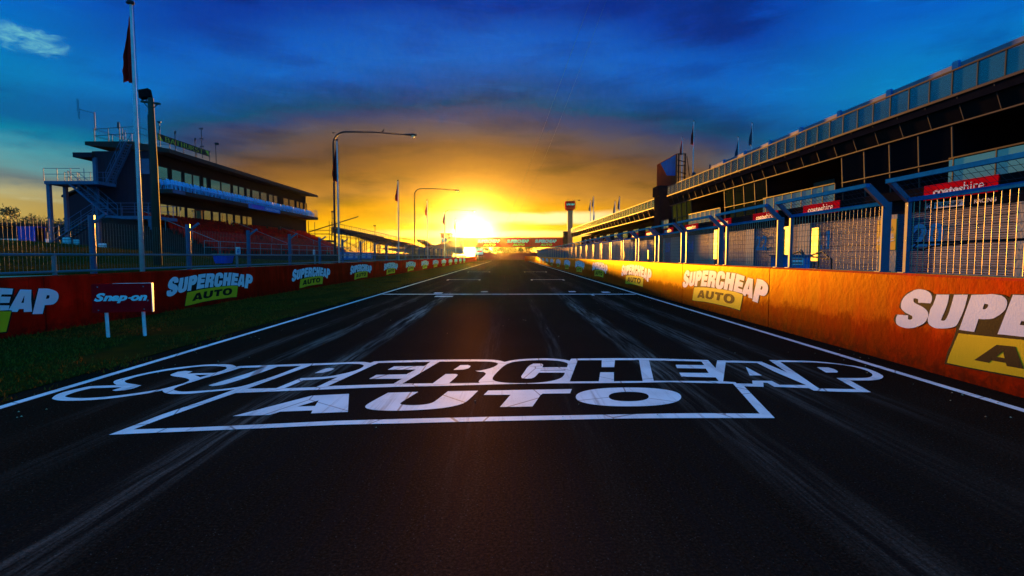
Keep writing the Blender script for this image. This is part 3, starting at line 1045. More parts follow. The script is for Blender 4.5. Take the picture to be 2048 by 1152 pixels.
words = ['nearest', 'second nearest', 'third nearest', 'fourth', 'fifth', 'farthest']
LX = -10.05
HFP = on_y(262, 9, 14.25).z - 1.1
for k in range(6):
    y = 14.25 + 16.4 * k
    lab = '%s white flagpole with a limp dark red flag behind the red wall' % words[k]
    f = flagpole(HFP, [M['flag_red'], M['flag_mark']], 1.75 if k == 0 else (2.1 if k == 1 else 1.55), 0.26 if k == 0 else 0.34, -1, lab, 'flagpoles behind the red wall', seed=k + 1)
    f.location = (LX, y, 1.1)

# ------------------------------------------------------------------ timber floodlight pole
b = on_y(316, 520, 22.0)
b.z = bank_z(b.x, 22)
t = thing('floodlight_pole', 'thick dark timber pole with one floodlight on its crossarm beside the pavilion', 'light pole', b)
H = on_y(306, 196, 22).z - b.z
p = MB()
p.tube([(0, 0, -0.2), (0, 0, H * 0.6), (-0.02, 0, H)], [0.16, 0.135, 0.105], 10)
p.build('pole', M['timber'], t, True)
p = MB()
p.beam((-0.42, 0, H - 0.14), (0.36, 0, H - 0.24), 0.08, 0.08)
p.beam((-0.30, 0, H - 0.20), (-0.06, 0, H - 0.48), 0.03, 0.03)
p.beam((0.26, 0, H - 0.25), (0.06, 0, H - 0.42), 0.03, 0.03)
p.build('crossarm', M['timber'], t)
p = MB()
q = Matrix.Translation((-0.24, 0.0, H + 0.17)) @ Matrix.Rotation(R(-10), 4, 'Y')
vs = [q @ Vector(c) for c in ((-.22, -.10, -.16), (.22, -.10, -.16), (.22, .10, -.20), (-.22, .10, -.20), (-.22, -.10, .17), (.22, -.10, .17), (.22, .10, .14), (-.22, .10, .14))]
p.add(vs, [(3, 2, 1, 0), (4, 5, 6, 7), (0, 1, 5, 4), (1, 2, 6, 5), (2, 3, 7, 6), (3, 0, 4, 7)])
p.beam((-0.36, 0, H - 0.12), (-0.42, 0, H + 0.10), 0.03, 0.03)
p.beam((-0.20, 0, H - 0.14), (-0.2, 0, H + 0.05), 0.03, 0.03)
p.build('floodlight', M['black'], t)
p = MB()
p.tube([(-0.13, -0.08, 0.2), (-0.12, -0.08, H * .6), (-0.12, -0.06, H * 0.9)], 0.022, 6)
p.build('cable_duct', M['dark_steel'], t)

# ------------------------------------------------------------------ street lamps


def street_lamp(label):
    t = thing('street_lamp', label, 'street lamp', (0, 0, 0), 0, 'street lamps leaning over the red wall')
    top = 8.50
    r = 0.75
    pts = [(0, 0, 0), (0.0, 0, 3), (0.02, 0, top - r)]
    for k in range(1, 9):
        a = math.pi / 2 * k / 8
        pts.append((0.02 + r * (1 - math.cos(a)) * 1.1, 0, top - r + r * math.sin(a)))
    pts += [(2.6, 0, top - 0.02), (4.7, 0, top - 0.18)]
    rad = [0.09, 0.075, 0.06] + [0.055] * 8 + [0.04, 0.03]
    p = MB()
    p.tube(pts, rad, 10)
    p.box(-0.16, 0.16, -0.16, 0.16, 0, 0.03)
    p.build('pole', M['dark_steel'], t, True)
    p = MB()
    # cobra-head housing
    prof = [(4.62, 0.05, 0.05), (4.80, 0.10, 0.075), (5.05, 0.15, 0.11), (5.30, 0.15, 0.11), (5.45, 0.08, 0.06)]
    base = len(p.v)
    n = 10
    for x, wy, hz in prof:
        for k in range(n):
            a = 2 * math.pi * k / n
            p.v.append(Vector((x, wy * math.cos(a), top - 0.19 - (x - 4.62) * 0.05 + hz * math.sin(a) * (1 if math.sin(a) > 0 else 0.5))))
    for i in range(len(prof) - 1):
        for k in range(n):
            k2 = (k + 1) % n
            p.f.append([base + i * n + k, base + i * n + k2, base + (i + 1) * n + k2, base + (i + 1) * n + k])
            p.mi.append(0)
    p.f.append([base + k for k in range(n)])
    p.f.append([base + (len(prof) - 1) * n + k for k in range(n)])
    p.mi += [0, 0]
    hd = p.build('lamp_head', M['dark_steel'], t, True)
    p = MB()
    p.lathe([(0.02, top - 0.37), (0.09, top - 0.345), (0.125, top - 0.28), (0.125, top - 0.25)], (5.2, 0), 12)
    p.build('lens', M['lamp_lens'], hd, True)
    return t


lamp = street_lamp('nearest street lamp, its long arm reaching over the track beside the second flagpole')
lamp.location = (-11.5, 34.3, 1.1)
dup(lamp, (-11.5, 62.9, 1.1), None, 'second street lamp from the camera, arm level with the tall flags')
dup(lamp, (-11.5, 92.0, 1.1), None, 'farthest street lamp, its arm crossing the glare of the sun')

# ------------------------------------------------------------------ pavilion (control building) on the left
PX0, PY0, PY1 = -31.0, 45.5, 79.6
off = (-33, 62, 1.1)
pav = thing('pavilion', 'dark two-storey pavilion with overhanging roof and a balcony full of pale blue chairs', 'building', off)
p = MB(off)
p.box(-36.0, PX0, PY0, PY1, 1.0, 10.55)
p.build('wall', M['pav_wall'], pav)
p = MB(off)
p.box(-35.7, -30.9, PY0 - 0.06, PY0 - 0.003, 1.0, 10.55)
for k in range(16):
    x = -35.6 + k * 0.31
    p.box(x, x + 0.05, PY0 - 0.085, PY0 - 0.06, 1.0, 10.5)
p.build('end_wall', M['pav_blue'], pav)
# roof
p = MB(off)
loopz = [(-29.2, 10.42), (-29.2, 10.72), (-32.4, 11.35), (-36.4, 11.35), (-36.4, 11.05), (-31.0, 10.56)]
p.prism([(x, PY0 - 0.2, z) for x, z in loopz], (0, PY1 - PY0 + 0.2, 0))
p.build('roof', M['pav_roof'], pav)
p = MB(off)
p.box(-29.2, -29.14, PY0 - 0.25, PY1 + 0.03, 10.38, 10.60)
p.build('gutter', M['frame'], pav)
p = MB(off)
p.box(-37.2, -35.6, PY0 - 0.5, PY0 + 2.5, 9.95, 10.05)
p.box(-37.2, -35.6, PY0 - 0.55, PY0 - 0.45, 9.95, 10.35)
p.box(-37.2, -37.1, PY0 - 0.5, PY0 + 2.5, 9.95, 10.35)
p.build('side_canopy', M['pav_blue'], pav)
p = MB(off)
p.box(PX0, -29.2, PY0, PY1 + 0.02, 6.98, 7.34)
p.build('balcony', M['pav_roof'], pav)
p = MB(off)
p.box(-29.2, -29.15, PY0 + 0.02, PY0 + 1.7, 7.02, 7.30)
p.build('balcony_trim', M['stair'], pav)


def win_y(u):
    d = ray(u, 420)
    return PX0 / d.x * d.y


def window(ua, ub, z0, z1):
    y0, y1 = win_y(ua), win_y(ub)
    p = MB(off)
    e = 0.07
    p.box(PX0 - 0.02, PX0 + 0.05, y0 - e, y1 + e, z1, z1 + e)
    p.box(PX0 - 0.02, PX0 + 0.05, y0 - e, y1 + e, z0 - e, z0)
    p.box(PX0 - 0.02, PX0 + 0.05, y0 - e, y0, z0, z1)
    p.box(PX0 - 0.02, PX0 + 0.05, y1, y1 + e, z0, z1)
    w = p.build('window', M['frame'], pav)
    q = MB(off)
    q.box(PX0 + 0.004, PX0 + 0.016, y0, y1, z0, z1)
    q.build('pane', M['window'], w)


for ua, ub in ((317, 338), (346, 365), (371, 386), (388, 401), (408, 415), (423, 442), (444, 462), (467, 477), (479, 489), (494, 501), (505, 519), (522, 534), (538, 546), (548, 555), (567, 577), (579, 589), (593, 598), (600, 606), (609, 613)):
    window(ua, ub, 7.45, 9.45)
for ua, ub in ((320, 334), (336, 352), (354, 369), (374, 389), (391, 405), (407, 421), (425, 437), (440, 452), (454, 465), (469, 480), (484, 492), (493.5, 503)):
    window(ua, ub, 4.35, 6.15)
# balcony end railing and thin bars along the glass
p = MB(off)
for z in (8.35, 7.44):
    p.tube([(-31, PY1, z), (-29.24, PY1, z)], 0.02, 6)
    p.tube([(-29.24, PY1, z), (-29.24, PY1 - 1.6, z)], 0.02, 6)
for k in range(10):
    p.tube([(-29.24 - k * 0.19, PY1, 7.34), (-29.24 - k * 0.19, PY1, 8.35)], 0.013, 5)
for k in range(1, 8):
    p.tube([(-29.24, PY1 - k * 0.2, 7.34), (-29.24, PY1 - k * 0.2, 8.35)], 0.013, 5)
p.tube([(-30.86, PY0 + .3, 8.42), (-30.86, 58, 8.42)], 0.018, 6)
for k in range(40):
    p.tube([(-30.86, PY0 + .3 + k * .31, 7.34), (-30.86, PY0 + .3 + k * .31, 8.42)], 0.009, 4)
p.build('balcony_railing', M['rail'], pav)
# rooftop railing
p = MB(off)
for z in (12.66, 12.1):
    p.tube([(-32, PY0 + 0.1, z), (-32, 56.4, z)], 0.025, 6)
for z in (12.42, 11.85):
    p.tube([(-35.7, PY0, z), (-32, PY0, z + (0.24 if z > 12 else 0.25))], 0.025, 6)
    p.tube([(-35.7, PY0, z), (-35.7, PY0 + 6, z)], 0.025, 6)
    p.tube([(-35.7, PY0 + 6, z), (-33.0, PY0 + 6, z)], 0.025, 6)
for x in (-35.7, -34.5, -33.3, -32.0):
    p.tube([(x, PY0, 11.3), (x, PY0, 12.5)], 0.03, 6)
for y in (47.5, 49.7, 51.8, 53.9, 56.2):
    p.tube([(-32, y, 11.2), (-32, y, 12.68)], 0.03, 6)
for y in (47.5, 49.5, 51.5):
    p.tube([(-35.7, y, 11.3), (-35.7, y, 12.42)], 0.03, 6)
p.build('roof_railing', M['dark_steel'], pav)
p = MB(off)
p.box(-35.75, -35.5, PY0 - 0.3, PY0 - 0.05, 7.7, 10.0)
p.build('corner_post', M['stair'], pav)
p = MB(off)
p.box(-31.9, -30.6, PY0 - 0.16, PY0 - 0.09, 8.6, 9.9)
p.build('notice_panel', M['stair'], pav)

# banner on the roof
b = Vector((-31.95, 52, 11.4))
t = thing('roof_banner', 'black banner with gold serif lettering tied to the pavilion roof railing', 'banner', b)
p = MB(b)
p.box(-31.965, -31.935, 48.0, 56.0, 12.06, 12.64)
p.build('cloth', M['banner_dark'], t)


def serif(mb, ch, x0, w, h, put):
    """small slab-serif capitals from strokes in a unit box"""
    S = {'B': [(.1, 0, .1, 1), (.1, 1, .7, 1), (.1, .52, .7, .52), (.1, 0, .75, 0), (.78, .95, .78, .57), (.84, .47, .84, .05)],
         'A': [(0.08, 0, .46, 1), (.54, 1, .92, 0), (.25, .34, .75, .34)], 'T': [(.5, 0, .5, 1), (.05, 1, .95, 1)],
         'H': [(.14, 0, .14, 1), (.86, 0, .86, 1), (.14, .5, .86, .5)], 'U': [(.14, 1, .14, .18), (.86, 1, .86, .18), (.2, .03, .8, .03)],
         'R': [(.1, 0, .1, 1), (.1, 1, .7, 1), (.1, .5, .7, .5), (.78, .95, .78, .55), (.45, .5, .92, 0)],
         'S': [(.2, .97, .85, .97), (.12, .9, .12, .6), (.18, .52, .82, .48), (.88, .42, .88, .1), (.15, .03, .8, .03)]}[ch]
    for a, b_, c, d in S:
        ln = math.hypot(c - a, d - b_)
        nx, ny = -(d - b_) / ln, (c - a) / ln
        th = 0.085 if abs(c - a) < 0.5 * abs(d - b_) else 0.045
        q = [(a + nx * th, b_ + ny * th * .8), (c + nx * th, d + ny * th * .8), (c - nx * th, d - ny * th * .8), (a - nx * th, b_ - ny * th * .8)]
        mb.add([put(x0 + x * w, y * h) for x, y in q], [(0, 1, 2, 3)])
    for sx, sy in {'A': [(.08, 0), (.92, 0)], 'T': [(.5, 0)], 'H': [(.14, 0), (.86, 0), (.14, 1), (.86, 1)], 'U': [(.14, 1), (.86, 1)], 'B': [(.1, 0), (.1, 1)], 'R': [(.1, 0), (.1, 1), (.92, 0)], 'S': []}[ch]:
        q = [(sx - .16, sy - .035), (sx + .16, sy - .035), (sx + .16, sy + .035), (sx - .16, sy + .035)]
        mb.add([put(x0 + x * w, y * h) for x, y in q], [(0, 1, 2, 3)])


p = MB(b)


def put_banner(s, z):
    return (-31.93, 48.0 + s, 12.06 + z)


for k, ch in enumerate('BATHURST'):
    serif(p, ch, 1.02 + k * 0.76, 0.62, 0.40, lambda s, z: put_banner(s, z + 0.09))
p.add([put_banner(.08, .04), put_banner(.70, .04), put_banner(.08, .54)], [(0, 1, 2)])
p.add([put_banner(7.92, .04), put_banner(7.92, .54), put_banner(7.30, .54)], [(0, 1, 2)])
p.build('lettering', M['banner_gold'], t)

b = Vector((-29.12, 61, 6.9))
t = thing('balcony_banner', 'pale blue name banner fixed along the pavilion balcony edge', 'banner', b)
y0, y1 = 58.4, 66.4
p = MB(b)
p.box(-29.145, -29.11, y0, y1, 6.88, 7.42)
p.build('cloth', M['banner_blue'], t)
p = MB(b)
p.quad((-29.105, y0 + .8, 7.0), (-29.105, y0 + 3.6, 7.0), (-29.105, y0 + 3.6, 7.34), (-29.105, y0 + .8, 7.34), 1)
put_text(p, 'GRANDSTAND', (-29.104, y0 + 4.0, 7.02), (0, 1, 0), (0, 0, 1), 3.7, 0.30, 0, 0.02)
p.build('lettering', [M['banner_pale'], M['blue_plastic']], t)

# chairs on the balcony


def chair_mb():
    p = MB()
    s = 0.42
    for x, y in ((-.2, -.2), (.2, -.2), (-.2, .2), (.2, .2)):
        p.beam((x * 1.12, y * 1.12, 0), (x * .92, y * .92, s), 0.05, 0.04)
    p.box(-.22, .22, -.22, .22, s, s + .035)
    q = [(-.20, -.21, s + .03), (-.20, .21, s + .03), (-.29, .23, s + .46), (-.29, .08, s + .52), (-.29, -.08, s + .52), (-.29, -.23, s + .46)]
    p.prism(q, (-.03, 0, 0.005))
    for y in (-.235, .235):
        p.beam((-.24, y, s + .2), (.18, y, s + .22), 0.05, 0.03)
        p.beam((.18, y, s + .22), (.2, y, s), 0.05, 0.03)
    return p


random.seed(9)
proto = None
for row, (xx, ya, yb, zz) in enumerate(((-29.62, 46.0, 79.0, 7.34), (-30.35, 46.2, 79.0, 7.34))):
    y = ya
    while y < yb:
        if not (59.3 < y < 60.4 and False):
            lab = ('pale blue plastic chair in the front row on the pavilion balcony' if row == 0 else 'pale blue plastic chair in the rear row on the pavilion balcony')
            if proto is None:
                proto = single('plastic_chair', chair_mb(), M['chair'], lab, 'chair', 'chairs lined up on the pavilion balcony')
                c = proto
            else:
                c = proto.copy()
                COL.objects.link(c)
                c['label'] = lab
            c.location = (xx + random.uniform(-.06, .06), y, zz)
            c.rotation_euler = (0, 0, random.uniform(-.12, .12))
        y += 0.56 + random.uniform(-.02, .03)

# external staircase at the near end
off = (-34, 44, 2.4)
st = thing('external_staircase', 'blue-grey steel staircase zigzagging up the near end of the pavilion', 'staircase', off)


def flight(name, p0, p1, yw, n):
    p = MB(off)
    (x0, z0), (x1, z1) = p0, p1
    ya, yb = yw
    for y in (ya, yb):
        p.beam((x0, y, z0), (x1, y, z1), 0.07, 0.28, (0, 1, 0))
    for k in range(n):
        f = (k + .5) / n
        x, z = x0 + (x1 - x0) * f, z0 + (z1 - z0) * f
        w = abs(x1 - x0) / n * .55
        p.box(x - w, x + w, ya, yb, z - .02, z + .03)
    p.build(name, M['stair'], st)
    p = MB(off)
    for y in (ya, yb):
        for h in (.55, 1.0):
            p.tube([(x0, y, z0 + h), (x1, y, z1 + h)], 0.022, 6)
        for k in range(5):
            f = k / 4
            x, z = x0 + (x1 - x0) * f, z0 + (z1 - z0) * f
            p.tube([(x, y, z), (x, y, z + 1.0)], 0.022, 6)
    p.build('handrail', M['stair'], st)


flight('flight', (-36.3, 7.55), (-33.2, 4.85), (43.3, 44.4), 14)
flight('flight', (-33.5, 4.75), (-37.2, 2.45), (42.1, 43.2), 13)
flight('flight', (-34.2, 7.65), (-32.4, 11.1), (44.6, 45.35), 16)
for x0, x1, z, ya, yb in ((-38.2, -33.8, 7.7, 43.2, 45.2), (-33.4, -28.7, 4.78, 42.1, 45.2)):
    p = MB(off)
    p.box(x0, x1, ya, yb, z - .26, z)
    p.build('landing', M['stair'], st)
    p = MB(off)
    for h in (.55, 1.02):
        p.tube([(x0, ya, z + h), (x1 - (1.4 if z > 6 else 0), ya, z + h)], 0.022, 6)
        p.tube([(x0, yb, z + h), (x1, yb, z + h)], 0.022, 6)
    k = x0
    while k <= x1:
        p.tube([(k, ya, z), (k, ya, z + 1.02)], 0.024, 6)
        p.tube([(k, yb, z), (k, yb, z + 1.02)], 0.024, 6)
        k += 1.1
    p.build('handrail', M['stair'], st)
for x, y, z in ((-38.0, 43.4, 7.5), (-38.0, 45.0, 7.5), (-33.2, 42.3, 4.6), (-29.0, 42.3, 4.6), (-35.2, 44.8, 7.5)):
    p = MB(off)
    p.box(x - .13, x + .13, y - .13, y + .13, 1.2, z)
    p.build('post', M['stair'], st)

# roof aerials
b = Vector((-35.6, PY0, 12.4))
t = thing('aerial', 'folded dipole aerial on a side arm at the pavilion roof corner', 'aerial', b)
p = MB(b)
p.tube([(-35.6, PY0, 12.3), (-35.6, PY0, 13.85)], 0.035, 6)
p.tube([(-35.6, PY0, 13.75), (-36.9, PY0, 14.1)], 0.025, 6)
p.build('mast', M['dark_steel'], t)
p = MB(b)
z0, z1 = 13.35, 14.9
p.tube([(-36.86, PY0, z0), (-36.9, PY0, z0 - .08), (-36.98, PY0, z0), (-37.06, PY0, z1), (-37.02, PY0, z1 + .08), (-36.94, PY0, z1), (-36.86, PY0, z0)], 0.018, 6)
p.build('dipole', M['dark_steel'], t)
for u, v0, v1, yy, nm, lab in ((404, 255, 300, 52.5, 'aerial', 'tall lattice-armed aerial standing behind the roof banner'),
                               (350, 262, 272, 49.6, 'aerial', 'short upright whip aerial above the left end of the roof banner'),
                               (390, 276, 286, 53.0, 'aerial', 'stubby tilted panel aerial above the middle of the roof banner'),
                               (320, 246, 285, 47.0, 'aerial', 'cup-shaped aerial on a thin mast beside the timber pole'),
                               (240, 244, 285, 45.7, 'aerial', 'cranked pipe aerial inside the roof platform railing'),
                               (432, 286, 312, 56.4, 'aerial', 'small floodlight on a post at the far end of the roof banner')):
    a, c = on_y(u, v1, yy), on_y(u, v0, yy)
    p = MB(a)
    p.tube([(a.x, yy, 11.25), (a.x, yy, c.z)], 0.035, 6)
    if u == 404:
        for f in (0.15, .5, .95):
            z = a.z + (c.z - a.z) * f
            p.tube([(a.x - .18, yy, z), (a.x + .18, yy, z)], 0.03, 5)
            p.tube([(a.x - .16, yy, z - .1), (a.x - .16, yy, z + .1)], 0.03, 5)
            p.tube([(a.x + .16, yy, z - .1), (a.x + .16, yy, z + .1)], 0.03, 5)
    elif u == 320:
        p.lathe([(0.03, c.z - .02), (.16, c.z + .06), (.17, c.z + .12), (.03, c.z + .13)], (a.x, yy), 10)
        p.tube([(a.x - .1, yy, c.z - .5), (a.x + .1, yy, c.z - .4)], 0.02, 5)
    elif u == 432:
        p.box(a.x - .05, a.x + .32, yy - .1, yy + .1, c.z - .2, c.z + .02)
    elif u == 240:
        p.tube([(a.x, yy, c.z - .6), (a.x - .12, yy, c.z - .45), (a.x - .12, yy, c.z)], 0.05, 6)
    else:
        p.tube([(a.x, yy, c.z - .3), (a.x + .05, yy, c.z)], 0.07, 6)
    single('aerial', p, M['dark_steel'], lab, 'aerial' if u != 432 else 'floodlight')

# ------------------------------------------------------------------ red grandstand seating below the pavilion
off = (-27.5, 60, 1.1)
gs = thing('seating_stand', 'terraced stand of red plastic seats below the dark pavilion', 'grandstand', off)
rows = 11
rx0, rx1, rz0, rz1 = -24.2, -30.8, 1.75, 4.45
p = MB(off)
for r in range(rows):
    x0 = rx0 + (rx1 - rx0) * r / rows
    x1 = rx0 + (rx1 - rx0) * (r + 1) / rows
    z = rz0 + (rz1 - rz0) * r / (rows - 1)
    p.box(x1, x0, 39.5, 79.4, 0.9, z)
p.box(-24.2, -21.9, 37.5, 79.4, 0.9, 1.58)
p.build('terrace', M['stand'], gs)


def seat_geo(p, x, y, z):
    p.box(x - .20, x + .20, y - .21, y + .21, z + .36, z + .42)
    p.add([(x - .20, y - .21, z + .40), (x - .20, y + .21, z + .40), (x - .29, y + .20, z + .80), (x - .29, y - .20, z + .80),
           (x - .24, y - .21, z + .38), (x - .24, y + .21, z + .38), (x - .33, y + .20, z + .80), (x - .33, y - .20, z + .80)],
          [(0, 1, 2, 3), (7, 6, 5, 4), (3, 2, 6, 7), (0, 3, 7, 4), (1, 5, 6, 2)])
    p.box(x - .06, x + .06, y - .04, y + .04, z, z + .36)


random.seed(12)
seats = []
for r in range(rows):
    x = rx0 + (rx1 - rx0) * (r + .5) / rows
    z = rz0 + (rz1 - rz0) * r / (rows - 1)
    y = 43.8 + (0.25 if r % 2 else 0)
    while y < 79:
        if not (57.2 < y < 58.6 or 69.5 < y < 70.7) and random.random() > 0.05:
            seats.append((math.hypot(x, y) + (0.0 if r > 2 else 0.0), x, y, z))
        y += 0.55
seats.sort()
sm = MB()
seat_geo(sm, 0, 0, 0)
first = None
for _, x, y, z in seats[:100]:
    if first is None:
        first = sm.build('seat', M['seat_red'], gs)
        o = first
    else:
        o = bpy.data.objects.new('seat', first.data)
        COL.objects.link(o)
        o.parent = gs
    o.location = Vector((x, y, z)) - Vector(off)
p = MB(off)
for _, x, y, z in seats[100:]:
    seat_geo(p, x, y, z)
tag(p.build('seats', M['seat_red'], gs), kind='stuff')
for y in (43.4, 57.9, 70.1):
    p = MB(off)
    p.tube([(rx0, y, rz0 + 1), (rx1, y, rz1 + 1)], 0.022, 6)
    for f in (0, .33, .66, 1):
        x, z = rx0 + (rx1 - rx0) * f, rz0 + (rz1 - rz0) * f
        p.tube([(x, y, z), (x, y, z + 1)], 0.022, 6)
    p.build('aisle_rail', M['rail'], gs)
off = (-22, 52, 1.58)
t = thing('stand_railing', 'pale two-bar railing in front of the red seats', 'railing', off)
for z in (2.66, 2.2):
    p = MB(off)
    p.tube([(-22, 37.6, z), (-22, 76, z)], 0.024, 6)
    p.build('rail', M['rail'], t)
y = 37.6
while y < 77:
    p = MB(off)
    p.tube([(-22, y, 1.58), (-22, y, 2.66)], 0.026, 6)
    p.build('post', M['rail'], t)
    y += 2.1
for u, w, h, num, lab in ((475, .62, .66, '68', 'white number board hung on the stand railing, numbered sixty eight'), (627, .62, .62, '15', 'small white number board hung farther along the stand railing')):
    d = ray(u, 505)
    yy = -22 / d.x * d.y
    b = Vector((-21.93, yy, 1.7))
    t = thing('number_board', lab, 'sign', b)
    p = MB(b)
    p.box(-21.96, -21.93, yy - w / 2, yy + w / 2, 1.62, 1.62 + h)
    p.build('board', M['sign_white'], t)
    p = MB(b)
    put_text(p, num, (-21.925, yy - w * .34, 1.74), (0, 1, 0), (0, 0, 1), w * .68, h * .62, 0, 0.03)
    p.build('lettering', M['sign_blue'], t)

# steel stair tower and scaffold stand beyond the pavilion
off = Vector((-31.5, 82, 1.1))
t = thing('stair_tower', 'thin steel platform and steps at the far end of the pavilion', 'staircase', off)
p = MB(off)
for x, y in ((-31, 80.4), (-31, 83), (-27.8, 80.4), (-27.8, 83)):
    p.tube([(x, y, 1.1), (x, y, 6.9)], 0.05, 6)
for z in (3.95, 4.95, 5.5):
    p.tube([(-31, 80.4, z), (-27.8, 80.4, z), (-27.8, 83, z), (-31, 83, z)], 0.035, 6)
p.build('frame', M['dark_steel'], t)
p = MB(off)
p.box(-31.1, -27.7, 80.3, 83.1, 3.7, 3.95)
p.build('platform', M['dark_steel'], t)
p = MB(off)
for y in (80.5, 81.6):
    p.beam((-27.8, y, 3.9), (-22.5, y, 1.2), 0.05, 0.2, (0, 1, 0))
    p.tube([(-27.8, y, 4.9), (-22.5, y, 2.2)], 0.03, 6)
p.build('steps', M['dark_steel'], t)
p = MB(off)
p.beam((-31, 80.5, 5.2), (-23.4, 80.8, 7.6), 0.1, 0.15)
p.build('sloping_beam', M['dark_steel'], t)

A, Bq = on_y(663, 452, 76), on_y(826, 486, 112)
off = Vector(((A.x + Bq.x) / 2, 94, 1.1))
t = thing('scaffold_stand', 'long scaffold grandstand with a sloping parapet silhouetted against the sunset', 'grandstand', off)
p = MB(off)
nS = 12
for k in range(nS + 1):
    f = k / nS
    c = A.lerp(Bq, f)
    for dx in (0, 2.2, 4.4, 6.6):
        top = c.z - dx * 0.36 - 0.2
        p.tube([(c.x + dx, c.y, 1.1), (c.x + dx, c.y, max(top, 1.3))], 0.06, 6)
    p.beam((c.x, c.y, 1.2), (c.x + 4.4, c.y, max(1.4, c.z - 2.0)), 0.05, 0.05)
    p.beam((c.x, c.y, c.z - .3), (c.x + 6.6, c.y, c.z - 2.6), 0.08, 0.12)
    p.beam((c.x, c.y, c.z - 1.4), (c.x + 6.6, c.y, c.z - 1.9), 0.05, 0.06)
p.build('scaffold', M['dark_steel'], t)
p = MB(off)
for r in range(9):
    f = r / 8
    a = A + Vector((6.6 * f, 0, -2.3 * f - .25))
    c = Bq + Vector((6.6 * f, 0, -2.3 * f - .25))
    p.beam(a, c, 0.5, 0.07)
p.build('bench', M['dark_steel'], t)
p = MB(off)
a, c = A + Vector((-.2, 0, 0)), Bq + Vector((-.2, 0, 0))
m_ = A.lerp(Bq, .55)
p.add([A, m_, m_ - Vector((0, 0, .9)), A - Vector((0, 0, 1.0))], [(0, 1, 2, 3)])
p.prism([A + Vector((6.8, -.02, -3.2)), A.lerp(Bq, .5) + Vector((6.8, 0, -2.2)), Bq + Vector((6.8, 0, .1)), Bq + Vector((6.8, 0, -2.9)), A.lerp(Bq, .5) + Vector((6.8, 0, -3.4))], (-.1, 0, 0))
p.build('parapet', M['far_wall'], t)
p = MB(off)
n = 44
for k in range(n + 1):
    c = A.lerp(Bq, k / n)
    p.tube([c, c + Vector((0, 0, .55))], 0.03, 4)
p.tube([A + Vector((0, 0, .55)), Bq + Vector((0, 0, .55))], 0.04, 5)
p.build('top_railing', M['dark_steel'], t)
b = on_y(750, 452, 92)
p = MB(b)
p.tube([(b.x, b.y, b.z - 2.4), (b.x, b.y, b.z)], 0.05, 6)
p.box(b.x - .3, b.x + .2, b.y - .1, b.y + .1, b.z - .05, b.z + .12)
single('floodlight_mast', p, M['dark_steel'], 'small floodlight on a thin mast above the scaffold stand', 'floodlight')
b = on_y(664, 424, 80)
p = MB(b)
p.tube([(b.x, b.y, 4.8), (b.x, b.y, b.z)], 0.06, 6)
p.box(b.x - .1, b.x + .42, b.y - .12, b.y + .12, b.z - .08, b.z + .14)
p.tube([(b.x, b.y, 7.4), (b.x + .5, b.y, 6.9), (b.x + .6, b.y, 5.2)], 0.05, 6)
single('floodlight_mast', p, M['dark_steel'], 'floodlight on a tall thin mast beside the first street lamp', 'floodlight')
# pale hoarding with blue patches under the scaffold
b = Vector((-19, 66, 1.1))
t = thing('hoarding', 'low pale blue and red hoarding below the scaffold stand', 'hoarding', b)
p = MB(b)
p.box(-19.05, -19, 58, 72, 1.1, 2.0)
p.build('board', M['banner_blue'], t)
p = MB(b)
for k in range(5):
    p.quad((-18.99, 58.5 + k * 2.7, 1.3), (-18.99, 60.2 + k * 2.7, 1.3), (-18.99, 60.4 + k * 2.7, 1.8), (-18.99, 58.7 + k * 2.7, 1.8))
p.build('panel', M['banner_pale'], t)

# small far stand and the far left block
off = on_y(850, 505, 118)
off.z = 1.1
t = thing('small_stand', 'small tilted stand roof on thin legs near the third street lamp', 'grandstand', off)
a, c = on_y(834, 478, 118), on_y(868, 497, 132)
p = MB(off)
p.prism([a, a + Vector((1.9, 0, -.2)), c + Vector((1.9, 0, -.1)), c], (0, 0, -.5))
p.build('deck', M['far_wall'], t)
p = MB(off)
for k in range(6):
    q = a.lerp(c, k / 5)
    p.tube([(q.x + .3, q.y, 1.1), (q.x + .3, q.y, q.z - .3)], 0.09, 5)
    p.tube([(q.x + 1.7, q.y, 1.1), (q.x + 1.7, q.y, q.z - .5)], 0.09, 5)
p.build('leg', M['dark_steel'], t)
a = on_y(881, 468, 205)
c = on_y(901, 500, 205)
off = Vector(((a.x + c.x) / 2, 205, 0))
t = thing('far_block', 'square golden building block just left of the setting sun', 'building', off)
p = MB(off)
p.box(a.x, c.x, 205, 212, -1, a.z)
p.build('wall', M['far_wall'], t)
p = MB(off)
p.box(a.x - .3, c.x + .3, 204.8, 212.2, a.z, a.z + .35)
p.build('roof_cap', M['far_wall'], t)
p = MB(off)
for k in range(3):
    p.box(a.x + .5 + k * 1.2, a.x + 1.2 + k * 1.2, 204.95, 205.05, a.z - 3, a.z - 1.6)
p.build('window', M['window'], t)
mb = MB((-24, 180, 0))
pts = [(862, 498), (880, 492), (905, 482), (925, 480), (925, 508), (862, 508)]
mb.prism([on_y(u, v, 182) for u, v in pts], (0, 6, 0))
single('embankment_wall', mb, M['far_wall'], 'brown sloping retaining wall under the left end of the bridge', 'wall')

# ------------------------------------------------------------------ things on the bank
b = Vector((-34.7, 38, bank_z(-34.7, 38)))
t = thing('storage_tank', 'bright blue ribbed plastic tank standing on the grass bank', 'tank', b)
p = MB()
for k in range(5):
    x0 = -.62 + k * .25
    p.box(x0, x0 + .22, -.4, .4, 0.02, 1.15)
p.box(-.60, .60, -.36, .36, 0.03, 1.13)
p.build('body', M['blue_plastic'], t)
p = MB()
p.box(-.66, .66, -.44, .44, 1.15, 1.22)
p.build('lid', M['blue_plastic'], t)


